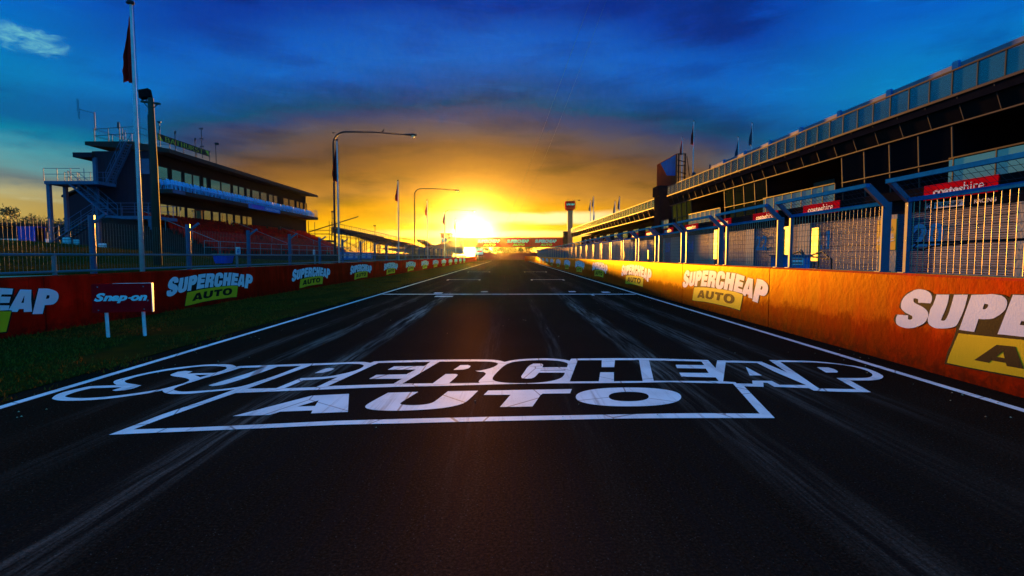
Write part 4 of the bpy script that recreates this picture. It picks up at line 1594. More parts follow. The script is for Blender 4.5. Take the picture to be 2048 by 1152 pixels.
def barrel(u, v, y, s, lab, m):
    b = on_y(u, v, y)
    b.z = bank_z(b.x, y)
    t = thing('barrel', lab, 'barrel', b, 0, 'pale barrels by the staircase')
    p = MB()
    p.lathe([(.22 * s, 0), (.25 * s, .05 * s), (.27 * s, .3 * s), (.25 * s, .56 * s), (.23 * s, .6 * s)], n=12)
    p.build('body', m, t, True)
    p = MB()
    for z in (.18, .42):
        p.lathe([(.275 * s, z * s), (.285 * s, (z + .02) * s), (.275 * s, (z + .04) * s)], n=12)
    p.build('hoop', M['blue_steel'], t)


barrel(134, 488, 40.5, 1.0, 'pale barrel at the foot of the lower stair flight', M['sign_white'])
barrel(153, 488, 41, .8, 'smaller pale barrel just right of the stair foot', M['sign_white'])
barrel(205, 496, 38, .95, 'pale barrel behind the golden-edged fence post', M['sign_white'])
b = Vector((-13.9, 25.3, bank_z(-13.9, 25.3)))
t = thing('wheelie_bin', 'dark blue bin with tan lid behind the fence below the red seats', 'bin', b)
p = MB()
p.add([(-.27, -.27, 0.05), (.27, -.27, 0.05), (.27, .27, 0.05), (-.27, .27, 0.05), (-.34, -.34, .46), (.34, -.34, .46), (.34, .34, .46), (-.34, .34, .46)], [(3, 2, 1, 0), (4, 5, 6, 7), (0, 1, 5, 4), (1, 2, 6, 5), (2, 3, 7, 6), (3, 0, 4, 7)])
p.build('body', M['blue_plastic'], t)
p = MB()
p.box(-.36, .36, -.36, .36, .46, .51)
p.build('lid', M['gravel'], t)
p = MB()
for x in (-.24, .24):
    p.tube([(x - .03, .3, .08), (x + .03, .3, .08)], .08, 10)
p.build('wheel', M['black'], t)

# dark shed and low building, far left
off = Vector((-40, 56, 1.5))
t = thing('shed', 'dark gabled metal shed behind the external staircase', 'shed', off)
a, c, q = on_y(135, 395, 55), on_y(182, 370, 55), on_y(137, 478, 55)
p = MB(off)
p.prism([(a.x, 55, 1.2), (c.x + 3, 55, 1.2), (c.x + 3, 55, c.z + 1.2), (a.x, 55, a.z)], (0, 12, 0))
p.build('wall', M['pav_blue'], t)
p = MB(off)
p.prism([(a.x - .4, 54.7, a.z), (c.x + 3, 54.7, c.z + 1.35), (c.x + 3, 54.7, c.z + 1.55), (a.x - .4, 54.7, a.z + .2)], (0, 12.6, 0))
p.build('roof', M['pav_roof'], t)
off = Vector((-72, 70, 1.5))
t = thing('low_shed', 'long low dark shed under trees at the left edge', 'shed', off)
p = MB(off)
p.box(-90, -56, 66, 74, 1.0, 5.2)
p.build('wall', M['pav_wall'], t)
p = MB(off)
p.prism([(-91, 65.5, 5.8), (-55, 65.5, 5.2), (-55, 65.5, 5.5), (-91, 65.5, 6.2)], (0, 9, 0))
p.build('roof', M['pav_roof'], t)
p = MB(off)
for k in range(9):
    p.tube([(-90 + k * 4, 65.8, 1), (-90 + k * 4, 65.8, 5.3)], .08, 6)
p.build('post', M['dark_steel'], t)
p = MB((-40, 44, 2.4))
p.box(-52, -38.6, 43.9, 44.2, 2.2, 3.0)
single('kerb_wall', p, M['sign_white'], 'low pale kerb along the top of the grass bank', 'kerb')

# ------------------------------------------------------------------ red sponsor board on the verge
b0, b1 = on_z(217, 676, 0), on_z(290.5, 673, 0)
mid = (b0 + b1) / 2
d = (b1 - b0)
rz = math.atan2(d.y, d.x)
t = thing('sponsor_board', 'small red board with white lettering on two white legs, standing on the grass', 'sign', (mid.x, mid.y, 0), rz)
half = d.length / 2
for s in (-1, 1):
    p = MB()
    p.beam((s * half, 0.0, -0.15), (s * half - 0.03, 0.03, 0.75), 0.045, 0.045)
    p.build('leg', M['sign_white'], t)
zt = on_y(253, 567, mid.y).z
zb = on_y(253, 624, mid.y).z
LB = d.length
p = MB()
p.box(-.87 * LB, .745 * LB, -.035, -.005, zb, zt)
p.build('board', M['sign_red'], t)
p = MB()
p.box(.743 * LB, .745 * LB + .012, -.037, .045, zb - .004, zt + .004)
p.box(-.30 * LB, .745 * LB, -.037, .0, zt, zt + .006)
p.build('edge_strip', M['sign_white'], t)
p = MB()
hz = (zt - zb)

def sx(u):
    return (u - 253.5) / 73 * LB


def szz(v):
    return zt + (zb - zt) * (v - 567) / 57


for word, u0, u1, v0, v1, bd in (('S', 194.3, 216.5, 601.7, 585.2, .05), ('nap', 211.5, 259.5, 605.6, 590.4, .05), ('-', 260.5, 268.0, 597.0, 594.6, .05), ('on', 265.5, 299.0, 601.7, 590.4, .05)):
    put_text(p, word, (sx(u0), -.037, szz(v0)), (1, 0, 0), (0, 0, 1), sx(u1) - sx(u0), szz(v1) - szz(v0), 0, bd, .32)
put_text(p, '®', (sx(298), -.037, szz(603)), (1, 0, 0), (0, 0, 1), .035, .03, 0)
p.build('lettering', M['sign_white'], t)
p = MB()
for x in (-.44 * LB * 1.6, .35 * LB * 1.5):
    for z in (zt - .06, zb + .05):
        p.lathe([(.012, 0), (.006, .006)], (0, 0), 8) if False else p.box(x - .011, x + .011, -.042, -.036, z - .011, z + .011)
p.build('bolt', M['steel'], t)

# ------------------------------------------------------------------ pit building (rotated a little off the track axis)
PR = R(1.32)
ROT = Matrix.Rotation(PR, 3, 'Z')


def pt_(x, y, z=0.0):
    return ROT @ Vector((x, y, z))


def pthing(name, label, cat, base, group=None):
    return thing(name, label, cat, pt_(*base), PR, group)


BX = 17.0
base = (18, 30, 0)
pit = pthing('pit_building', 'long dark pit building with glass-fronted decks above roller-door garages', 'building', base)
Z_RAIL, Z_DECK, Z_FAS = 8.50, 7.55, 6.62
Y0, Y1 = 3.0, 51.5
p = MB(base)
p.box(BX + .03, 27, Y0, 52.0, Z_DECK - .35, Z_DECK - .02)
p.build('top_deck', M['pit_dark'], pit)
# raked fascia below the glass, with ribs
p = MB(base)
p.prism([(BX, Y0, Z_DECK), (BX + .12, Y0, Z_DECK), (BX + .55, Y0, Z_FAS), (BX + .35, Y0, Z_FAS)], (0, 52.4 - Y0, 0))
p.build('fascia', M['fascia'], pit)
p = MB(base)
y = Y0 + .3
while y < 52.3:
    p.beam((BX - .01, y, Z_DECK), (BX + .34, y, Z_FAS), 0.025, 0.03, (0, 1, 0))
    y += 1.45
p.box(BX + .28, BX + .40, Y0, 52.4, Z_FAS - .05, Z_FAS)
p.box(BX - .05, BX + .02, Y0, 52.4, Z_DECK - .04, Z_DECK + .05)
p.build('fascia_rib', M['trim'], pit)
p = MB(base)
p.box(BX + .5, 27, Y0, 52.4, Z_FAS - .02, Z_FAS + .1)
p.build('soffit', M['pit_dark'], pit)


def balustrade(x, ya, yb, zb, zt, step, par, bs, glass='teal_glass'):
    p = MB(bs)
    p.box(x + .0, x + .014, ya, yb, zb + .03, zt - .06)
    bl = p.build('balustrade', M[glass], par)
    p = MB(bs)
    y = ya
    while y <= yb + .01:
        p.box(x - .02, x + .035, y - .022, y + .022, zb, zt)
        y += step
    p.box(x - .03, x + .04, ya, yb, zt - .025, zt + .03)
    p.build('balustrade_rail', M['dark_steel'], bl)


balustrade(BX + .02, Y0, 52.3, Z_DECK + .05, Z_RAIL, 1.03, pit, base)
# screen wall at the back of the top deck
p = MB(base)
p.box(20.5, 20.7, Y0, 50.5, Z_DECK, 10.16)
p.build('rear_screen', M['rear_wall'], pit)
y = 11.3
while y < 51:
    p = MB(base)
    p.box(20.38, 20.5, y - .16, y + .16, Z_DECK, 10.25)
    p.build('pilaster', M['sign_blue'], pit)
    y += 3.98
# first floor: set-back dark wall, glazed bays, balconies
ZF = 4.35
p = MB(base)
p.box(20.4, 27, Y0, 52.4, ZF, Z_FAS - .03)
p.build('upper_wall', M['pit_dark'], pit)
p = MB(base)
p.box(BX + .1, 27, Y0, 56.5, 3.95, ZF)
p.build('first_floor_slab', M['fascia'], pit)
bays = [(19.8, 26.2), (33.6, 39.9), (46.8, 52.0), (6.0, 12.4)]
for ya, yb in bays:
    p = MB(base)
    # outward-raked dark glass box
    p.prism([(BX + .55, ya, ZF), (BX + .40, ya, Z_FAS - .03), (20.35, ya, Z_FAS - .03), (20.35, ya, ZF)], (0, yb - ya, 0))
    bay = p.build('glazed_bay', M['dark_glass'], pit)
    p = MB(base)
    n = 4
    for k in range(n + 1):
        y = ya + (yb - ya) * k / n
        p.beam((BX + .53, y, ZF), (BX + .37, y, Z_FAS - .03), 0.05, 0.05, (0, 1, 0))
    p.box(BX + .40, BX + .46, ya, yb, ZF + .9, ZF + .94)
    p.build('mullion', M['trim'], bay)
for ya, yb, st_ in ((12.6, 19.6, 1.7), (26.3, 33.5, .98), (40.0, 46.7, .98), (52.2, 55.6, .9)):
    balustrade(BX + .15, ya, yb, ZF - .1, 5.27, st_, pit, base, 'lit_glass')
    p = MB(base)
    n = 3
    w = (yb - ya) / n
    for k in range(n):
        if k != 1:
            p.box(20.30, 20.36, ya + k * w + .2, ya + (k + 1) * w - .2, ZF + .2, ZF + 1.9)
    p.build('window', M['lit_glass'], pit)
# garages
NB = 10
pitch = 6.35
gy0 = 17.1 - 2 * pitch
p = MB(base)
p.box(BX + .42, 27, gy0 - 1.2, gy0 + pitch * NB, 3.42, 3.95)
for k in range(NB + 1):
    y = gy0 + k * pitch - 1.15
    p.box(BX + .35, BX + 1.2, y, y + 1.15, -0.1, 3.42)
p.build('garage_front', M['block'], pit)
p = MB(base)
p.box(BX + .34, BX + .37, gy0 - 1.2, gy0 + pitch * NB, 3.40, 3.97)
p.build('garage_header', M['pit_dark'], pit)
nums = ['18', '19', '20', '21', '22', '23', '24', '25', '26', '27']
nums = nums[::1]
for k in range(NB):
    ya = gy0 + k * pitch
    yb = ya + pitch - 1.15
    # slatted roller door; the far third is painted navy with the garage number
    navy0 = yb - 1.9
    p = MB(base)
    z = 0.0
    while z < 3.38:
        for a, c, mi in ((ya, navy0, 0), (navy0, yb, 1)):
            p.prism([(BX + .40, a, z), (BX + .362, a, z + .035), (BX + .40, a, z + .082)], (0, c - a, 0), mi)
        z += .085
    p.box(BX + .40, BX + .44, ya, yb, 0, 3.4)
    dr = p.build('roller_door', [M['shutter'], M['shutter_navy']], pit)
    p = MB(base)
    num = nums[k]
    put_text(p, num, (BX + .356, yb - .25 - (.65 if k == 2 else 0), 1.95), (0, -1, 0), (0, 0, 1), 1.5, .95, 0, 0.035)
    p.build('door_number', M['sign_blue'], dr)

# far, lower section of the pit building
base2 = (18, 85, 0)
pit2 = pthing('pit_building', 'farther, lower pit building section catching golden light toward the tower', 'building', base2)
ZR2, ZD2, ZF2 = 7.75, 6.78, 5.92
Ya, Yb = 56.5, 122.0
p = MB(base2)
p.box(BX + .03, 26, Ya, Yb, ZD2 - .3, ZD2)
p.build('top_deck', M['pit_dark'], pit2)
p = MB(base2)
p.prism([(BX, Ya, ZD2), (BX + .12, Ya, ZD2), (BX + .5, Ya, ZF2), (BX + .3, Ya, ZF2)], (0, Yb - Ya, 0))
p.build('fascia', M['fascia'], pit2)
p = MB(base2)
y = Ya + .3
while y < Yb:
    p.beam((BX - .02, y, ZD2), (BX + .28, y, ZF2), 0.06, 0.07, (0, 1, 0))
    y += 2.2
p.box(BX + .22, BX + .36, Ya, Yb, ZF2 - .06, ZF2)
p.box(BX - .05, BX + .02, Ya, Yb, ZD2 - .04, ZD2 + .05)
p.build('fascia_rib', M['trim'], pit2)
balustrade(BX + .02, Ya, Yb, ZD2 + .05, ZR2, 1.35, pit2, base2)
p = MB(base2)
p.box(19.6, 19.8, Ya + 2, Yb - 6, ZD2, 8.45)
p.build('rear_screen', M['rear_wall'], pit2)
p = MB(base2)
p.box(19.5, 26, Ya, Yb, 0, ZF2)
p.build('upper_wall', M['pit_dark'], pit2)
for k in range(10):
    p = MB(base2)
    y = Ya + 3 + k * 6.2
    p.box(19.40, 19.46, y, y + 2.6, 4.0, 5.3)
    p.build('window', M['lit_glass'], pit2)
p = MB(base2)
p.box(BX + .5, 19.45, Ya, Yb, 3.4, 3.9)
for k in range(17):
    y = Ya + k * 4
    p.box(BX + .35, BX + 1.0, y, y + .9, 0, 3.4)
p.build('garage_front', M['block'], pit2)
p = MB(base2)
for k in range(16):
    y = Ya + k * 4 + .9
    z = 0
    while z < 3.38:
        p.prism([(BX + .42, y, z), (BX + .36, y, z + .06), (BX + .42, y, z + .165)], (0, 3.1, 0))
        z += .17
p.build('roller_door', M['shutter'], pit2)
p = MB(base2)
p.box(BX - .1, BX + 3.2, Ya - 2.0, Ya - .1, 0, 7.9)
p.box(BX - .25, BX + 3.3, Ya - 2.1, Ya, 7.9, 8.9)
p.build('stair_core', M['black'], pit2)

# sponsor signs above the garages
proto = None
for k in range(NB):
    ya = gy0 + k * pitch
    yc = ya + 1.9 + (0 if k < 3 else 1.9 if k == 3 else 1.3)
    bs = (BX + .02, yc, 3.9)
    lab = '%s red hire-firm sign above the pit garage doors, counted from the camera' % ordw(k)
    if proto is None:
        t = pthing('sponsor_sign', lab, 'sign', bs, 'red signs above the pit garages')
        p = MB(bs)
        p.box(BX + .02, BX + .09, yc - 1.55, yc + 1.55, 3.78, 4.36)
        p.build('board', M['sign_red'], t)
        p = MB(bs)
        put_text(p, 'coates', (BX + .014, yc + 1.1, 3.92), (0, -1, 0), (0, 0, 1), 1.32, .27, 0, 0.035)
        put_text(p, 'hire', (BX + .014, yc - .24, 3.92), (0, -1, 0), (0, 0, 1), .80, .36, 0, 0.0)
        p.build('lettering', M['sign_white'], t)
        proto = t
    else:
        dup(proto, pt_(*bs), PR, lab)
# name board and team lettering over garage 20
k = 2
ya = gy0 + k * pitch
bs = (BX + .37, ya + 2.9, 3.5)
t = pthing('name_board', 'pale driver name strip over the garage door numbered twenty', 'sign', bs)
p = MB(bs)
p.box(BX + .34, BX + .375, ya + 2.0, ya + 3.75, 3.46, 3.70)
p.build('board', M['sign_white'], t)
p = MB(bs)
p.box(BX + .335, BX + .341, ya + 3.3, ya + 3.74, 3.465, 3.695, 0)
put_text(p, '10', (BX + .331, ya + 3.66, 3.50), (0, -1, 0), (0, 0, 1), .26, .16, 1, 0.03)
put_text(p, 'Karl Reindler', (BX + .331, ya + 3.22, 3.50), (0, -1, 0), (0, 0, 1), 1.12, .15, 0, 0.02)
p.build('lettering', [M['black'], M['sign_white']], t)
bs = (BX + .37, ya + 1.0, 3.5)
t = pthing('team_sign', 'black strip with pale racing team lettering over the garage door numbered twenty', 'sign', bs)
p = MB(bs)
p.box(BX + .34, BX + .375, ya + .5, ya + 1.75, 3.45, 3.76)
p.build('board', M['black'], t)
p = MB(bs)
put_text(p, 'RACING', (BX + .332, ya + 1.55, 3.49), (0, -1, 0), (0, 0, 1), .85, .16, 0, 0.02)
p.build('lettering', M['sign_white'], t)
# amber sponsor panel on the pier between garages 20 and 21
yc = gy0 + 3 * pitch - .58
bs = (BX + .33, yc, 1.7)
t = pthing('pier_sign', 'amber sponsor panel with white slanted lettering on the pier beside the garage numbered twenty', 'sign', bs)
p = MB(bs)
p.box(BX + .31, BX + .34, yc - .575, yc + .575, 1.85, 3.2)
p.build('board', M['amber_sign'], t)
p = MB(bs)
put_text(p, 'ARMOR ALL', (BX + .304, yc + .53, 2.20), (0, -.985, .17), (0, 0, 1), 1.02, .22, 0, 0.02, .1)
p.add([(BX + .304, yc + .53, 2.08), (BX + .304, yc - .5, 2.26), (BX + .304, yc - .5, 2.29), (BX + .304, yc + .53, 2.11)], [(0, 1, 2, 3)])
for j in range(7):
    a = R(20 + 23 * j)
    p.add([(BX + .304, yc + .3 * math.cos(a) * .6, 2.62 + .2 * math.sin(a) * .5), (BX + .304, yc + .34 * math.cos(a + .12), 2.62 + .34 * math.sin(a + .12)), (BX + .304, yc + .34 * math.cos(a - .12), 2.62 + .34 * math.sin(a - .12))], [(0, 1, 2)], 1)
p.build('lettering', [M['sign_white'], M['sign_blue']], t)

# furled umbrellas and bundles on the deck


def umbrella(x, y, lab, fat):
    t = pthing('furled_umbrella', lab, 'umbrella', (x, y, Z_DECK))
    p = MB()
    p.tube([(0, 0, 0), (0, 0, 1.8)], .03, 8)
    p.box(-.3, .3, -.3, .3, 0, .08)
    p.build('pole', M['dark_steel'], t)
    p = MB()
    prof = [(fat * .75, .35), (fat * .7, .6), (fat * .45, 1.1), (fat * .17, 1.55), (fat * .22, 1.63), (.03, 1.78)]
    n = 16
    b_ = len(p.v)
    for r, z in prof:
        for k in range(n):
            a = 2 * math.pi * k / n
            rr = r * (1 + (.16 if k % 2 else -.1))
            p.v.append(Vector((rr * math.cos(a), rr * math.sin(a), z)))
    for i in range(len(prof) - 1):
        for k in range(n):
            k2 = (k + 1) % n
            p.f.append([b_ + i * n + k, b_ + i * n + k2, b_ + (i + 1) * n + k2, b_ + (i + 1) * n + k])
            p.mi.append(0)
    p.build('canopy', M['umbrella'], t)


umbrella(18.1, 48.2, 'pale furled umbrella tapering to a point at the far end of the top deck', .75)
umbrella(18.0, 44.3, 'slim dark furled umbrella against the end of the rear screen', .30)
for y, s, lab in ((22.3, 1.0, 'dark round bundle behind the top deck glass'), (21.1, 1.12, 'dark humped bundle beside the round one on the top deck')):
    t = pthing('covered_bundle', lab, 'bundle', (17.35, y, Z_DECK))
    p = MB()
    prof = [(.18, 0), (.27, .12), (.30, .30), (.24, .45), (.10, .54), (.02, .56)]
    b_ = len(p.v)
    n = 16
    for r, z in prof:
        for k in range(n):
            a = 2 * math.pi * k / n
            rr = r * s * (1 + .06 * math.sin(3 * a + z * 9))
            p.v.append(Vector((rr * .8 * math.cos(a), rr * math.sin(a) * (1.25 if s > 1.05 else 1), z * s)))
    for i in range(len(prof) - 1):
        for k in range(n):
            k2 = (k + 1) % n
            p.f.append([b_ + i * n + k, b_ + i * n + k2, b_ + (i + 1) * n + k2, b_ + (i + 1) * n + k])
            p.mi.append(0)
    p.build('cover', M['black'], t, True)
    p = MB()
    p.box(-.26, .26, -.3, .3, .0, .05)
    p.build('tray', M['dark_steel'], t)

# big screen
bs = (22.2, 68.5, 7)
t = pthing('big_screen', 'big video screen rising behind the near pit building, blue and brown picture', 'screen', bs)
sy0, sy1, sz0, sz1 = 64.6, 72.4, 9.9, 14.15
p = MB(bs)
p.box(22.0, 22.15, sy0, sy1, sz0, sz1)
p.build('screen_face', M['screen'], t)
p = MB(bs)
X = 21.99
p.add([(X, sy0 + .15, sz1 - .1), (X, sy1 - 1.6, sz1 - .1), (X, sy0 + 3.4, sz0 + 2.1), (X, sy0 + .15, sz0 + 1.6)], [(0, 1, 2, 3)])
p.build('picture', M['screen_blue'], t)
p = MB(bs)
for y in (sy0, sy1 - .5):
    for dx in (.4, 1.2):
        p.beam((22.0 + dx, y + .2, 3), (22.0 + dx, y + .2, sz1), .14, .14)
for k in range(7):
    z = sz0 + (sz1 - sz0) * k / 6
    p.beam((22.1, sy0 + .1, z), (23.3, sy0 + .1, z - .3 * (k % 2)), .1, .1)
p.beam((23.3, sy0 - .1, sz1 - .3), (23.6, sy0 - .3, sz0 + 1.5), .08, .08)
p.box(22.2, 23.2, sy0, sy1, sz0 - .4, sz0)
p.build('support_frame', M['black'], t)

# flagpoles on the pit side
words = ['dark pole with a limp red flag beside the big screen', 'tall dark pole with a limp red flag above the pale umbrella', 'short pole with a small dark flag behind the rear screen', 'tall pole with a dark blue flag behind the rear screen']
for k, (u, vt, vb, Y, fm) in enumerate(((1365, 275, 375, 75, 'flag_red'), (1388, 243, 345, 62, 'flag_red'), (1477, 275, 320, 60, 'flag_dark'), (1505, 247, 300, 60, 'flag_dark'))):
    a = on_y(u, vt, Y)
    f = flagpole(a.z - 2, [M[fm], M['flag_mark']], 2.2 + .2 * (k == 1), 0.42, -1, words[k], 'flagpoles behind the pit building', .07, .04, seed=20 + k)
    f.location = (a.x, Y, 2)
words = ['far flagpole with a limp flag just right of the control tower', 'taller far flagpole close beside the control tower pair', 'short far flagpole right of the tall pair by the tower', 'small flagpole above the middle of the far pit building', 'taller flagpole above the middle of the far pit building']
for k, (u, vt, Y) in enumerate(((1181, 401, 130), (1187, 393, 128), (1189, 425, 140), (1230, 403, 112), (1239, 394, 110))):
    a = on_y(u, vt, Y)
    f = flagpole(a.z - 2, [M['flag_dark'], M['flag_mark']], 2.3, 0.45, -1, words[k], 'flagpoles behind the far pit building', .09, .06, seed=30 + k)
    f.location = (a.x, Y, 2)

# control tower
Y = 130
a = on_y(1139.7, 470, Y)
t = thing('control_tower', 'slim brown tower with a square red sign box on top', 'tower', (a.x, Y, 0))
zt, zb = on_y(1140, 403, Y).z, on_y(1140, 417.5, Y).z
p = MB()
p.box(-.62, .62, -.6, .6, 0, zb)
p.build('shaft', M['far_wall'], t)
p = MB()
p.box(-1.2, 1.2, -1.1, 1.1, zb, zt)
p.prism([(-1.2, -1.1, zb), (-.62, -.6, zb - .5), (.62, -.6, zb - .5), (1.2, -1.1, zb)], (0, 1.8, 0))
p.build('sign_box', M['sign_red'], t)
p = MB()
put_text(p, 'SUPERCHEAP', (-1.0, -1.12, zb + .75), (1, 0, 0), (0, 0, 1), 2.0, .42, 0, 0.04)
p.build('lettering', M['sign_white'], t)
p = MB()
p.tube([(-.6, 0, zt), (-.6, 0, zt + .6), (-.2, 0, zt + .5)], .05, 5)
p.tube([(1.0, 0, zt), (1.0, 0, zt + .4), (2.4, 0, zt + .35)], .05, 5)
p.tube([(1.0, 0, zt), (.6, 0, zt + .55)], .05, 5)
p.box(1.9, 2.5, -.1, .1, zt + .2, zt + .42)
p.build('aerial', M['dark_steel'], t)
p = MB()
p.box(-1.6, -.62, -1, 1, 0, on_y(1140, 463, Y).z)
p.build('annex', M['pit_dark'], t)

# footbridge
Y = 190
off = Vector((0, Y, 0))
t = thing('footbridge', 'red advertising footbridge spanning the far end of the straight', 'bridge', off)
z0, z1 = on_y(1000, 493.5, Y).z, on_y(1000, 475.5, Y).z
xa, xb = on_y(897, 480, Y).x, on_y(1131, 480, Y).x
p = MB(off)
p.box(xa, xb, Y, Y + 3, z0, z1)
p.build('span', M['sign_red'], t)
for u0, u1 in ((955, 1000), (1014, 1058), (1070, 1113)):
    p = MB(off)
    a, c = on_y(u0, 480, Y).x, on_y(u1, 480, Y).x
    put_text(p, 'SUPERCHEAP', (a, Y - .05, z0 + (z1 - z0) * .44), (1, 0, 0), (0, 0, 1), c - a, (z1 - z0) * .36, 0, 0.05, .2)
    w = (c - a)
    p2 = MB(off)
    put_text(p2, 'AUTO', (a + w * .25, Y - .05, z0 + (z1 - z0) * .10), (1, 0, 0), (0, 0, 1), w * .55, (z1 - z0) * .24, 0, 0.04, .2)
    p.build('lettering', M['banner_pale'], t)
    p2.build('lettering', M['banner_gold'], t)
p = MB(off)
for u in (900, 953, 1127):
    x = on_y(u, 490, Y).x
    p.box(x - .6, x + .6, Y + .3, Y + 2.7, -1, z0)
p.build('pier', M['far_wall'], t)
p = MB(off)
p.box(xa, xb, Y - .06, Y + 3.06, z1, z1 + .12)
p.box(xa, xb, Y - .06, Y + 3.06, z0 - .12, z0)
p.build('edge_beam', M['dark_steel'], t)
# board under the bridge
a = on_y(951, 497, 180)
c = on_y(966, 509, 180)
t = thing('trackside_board', 'pale trackside board under the bridge by its centre pier', 'sign', ((a.x + c.x) / 2, 180, 0))
p = MB(((a.x + c.x) / 2, 180, 0))
p.box(a.x, c.x, 180, 180.15, c.z, a.z)
p.build('board', M['sign_white'], t)
p = MB(((a.x + c.x) / 2, 180, 0))
p.box(a.x + .5, c.x - .3, 179.9, 180, (a.z + c.z) / 2 - .2, (a.z + c.z) / 2 + .3)
p.build('stripe', M['sign_red'], t)
p = MB(((a.x + c.x) / 2, 180, 0))
for x in (a.x + .2, c.x - .2):
    p.box(x - .1, x + .1, 180.15, 180.3, -1, a.z)
p.build('leg', M['dark_steel'], t)
# end-of-straight barrier
mb = MB((0, 205, 0))
mb.box(-14, 12, 205, 206, -1.2, 2.5)
single('barrier_wall', mb, M['bark'], 'low brown barrier closing the view under the bridge', 'wall')

# overhead cables
for k, (u0, u1, lab) in enumerate(((0, 0, 'darker overhead cable slanting down to the bridge'), (31, 6, 'fainter overhead cable right of the dark one'))):
    pts = []
    for i in range(-6, 25):
        tt = i / 24
        y = 40 + 150 * tt
        x = 6.25 - .0685 * (y - 40) + (u0 * (1 - tt) + u1 * tt) * y / 1040 * (1 if k else 0)
        z = 21.3 - 13.0 * tt - 1.4 * math.sin(math.pi * max(0, tt))
        pts.append((x, y, z))
    p = MB(pts[-1])
    p.tube(pts, 0.014 if k == 0 else 0.010, 5)
    single('overhead_cable', p, M['outline'], lab, 'cable', 'overhead cables')

# ------------------------------------------------------------------ pit-lane equipment seen through the fence
for k, (x, y, w, h, lab) in enumerate(((8.9, 22.6, .75, 1.25, 'tall yellow board between the third and fourth garages behind the fence'),
                                       (9.2, 17.5, .9, 1.1, 'broad yellow board behind the fence left of the blue cabinet'),
                                       (8.3, 14.2, .45, .9, 'small yellow panel just right of the blue cabinet behind the fence'),
                                       (9.0, 34.0, .8, .6, 'low yellow board far along the pit wall'),
                                       (9.0, 41.0, .9, .6, 'farthest low yellow board along the pit wall'))):
    t = thing('timing_board', lab, 'board', (x, y, 0), 0, 'yellow boards behind the fence')
    p = MB()
    q = R(11)
    dx, dy = -math.sin(q), math.cos(q)
    zb_ = 1.45 if h > .7 else 1.35
    p.prism([(-dx * w / 2 * -1, -dy * w / 2, zb_), (dx * w / 2 * -1, dy * w / 2, zb_), (dx * w / 2 * -1, dy * w / 2, zb_ + h), (-dx * w / 2 * -1, -dy * w / 2, zb_ + h)], (.05, .01, 0))
    p.build('board', M['yellow_board'], t)
    p = MB()
    for s in (-1, 1):
        p.tube([(.06 - s * dx * w * .4, s * dy * w * .4, 0), (.06 - s * dx * w * .4, s * dy * w * .4, zb_ + h * .6)], .03, 6)
    p.build('leg', M['dark_steel'], t)
bs = on_y(1569, 520, 11.9)
t = thing('equipment_cabinet', 'pale blue cabinet with paper notices standing in the fence gap', 'cabinet', (6.75, 12.55, 0))
p = MB()
p.box(-.28, .28, -.35, .35, .05, 1.58)
p.build('body', M['sign_blue'], t)
p = MB()
p.box(-.31, .31, -.38, .38, 1.58, 1.62)
p.build('top', M['blue_steel'], t)
p = MB()
p.box(-.19, .12, -.365, -.352, 1.38, 1.55, 0)
p.box(-.17, .10, -.369, -.366, 1.50, 1.53, 1)
p.box(-.17, .10, -.369, -.366, 1.41, 1.44, 2)
p.build('notice', [M['sign_white'], M['sign_red'], M['black']], t)
t = thing('pit_trolley', 'dark tube-framed pit trolley with upright handles behind the fence', 'trolley', (7.8, 13.6, 0))
p = MB()
for x in (-.3, .3):
    p.tube([(x, -.6, .3), (x, .6, .3), (x, .7, 1.6), (x, .9, 1.75)], .03, 6)
    p.tube([(x, -.6, .3), (x, -.5, 1.5), (x, .7, 1.6)], .025, 6)
    p.tube([(x, -.5, 1.5), (x, -.1, 1.7), (x, .7, 1.55)], .025, 6)
p.build('frame', M['dark_steel'], t)
p = MB()
p.box(-.3, .3, -.6, .6, .3, .36)
p.box(-.3, .3, -.5, .6, 1.1, 1.14)
p.build('shelf', M['dark_steel'], t)
for x in (-.34, .34):
    for y in (-.5, .5):
        p = MB()
        p.tube([(x - .03, y, .14), (x + .03, y, .14)], .14, 12)
        p.build('wheel', M['black'], t)
# overhead pit boom in front of garage 20
bs = (14.4, 15.5, 0)
t = pthing('pit_boom', 'long black air-hose boom swung across the garage door numbered twenty', 'boom', bs)
p = MB(bs)
p.tube([(14.6, 12.6, 0), (14.6, 12.6, 2.25)], .06, 8)
p.build('stand', M['dark_steel'], t)
p = MB(bs)
p.beam((14.6, 12.3, 2.05), (14.2, 17.4, 2.02), .07, .08)
p.beam((14.6, 12.4, 1.2), (14.5, 13.5, 2.0), .04, .04)
p.build('arm', M['black'], t)
p = MB(bs)
p.tube([(14.2, 17.3, 2.0), (14.2, 17.5, 1.85), (14.2, 17.1, 1.78), (14.2, 16.7, 1.9), (14.25, 15.5, 1.97)], .03, 6)
p.build('hose', M['black'], t)
t = thing('fire_extinguisher', 'red extinguisher bottle at the right edge behind the fence', 'extinguisher', (6.7, 6.55, .95))
p = MB()
p.lathe([(.06, 0), (.075, .03), (.075, .5), (.05, .58), (.02, .62)], n=12)
p.build('bottle', M['sign_red'], t, True)
p = MB()
p.beam((-.05, 0, .64), (.08, 0, .68), .03, .03)
p.tube([(0, 0, .62), (.09, 0, .5), (.1, 0, .2)], .012, 6)
p.build('nozzle', M['black'], t)
p = MB()
p.box(-.12, .12, -.12, .12, -.95, 0)
p.build('stand', M['dark_steel'], t)

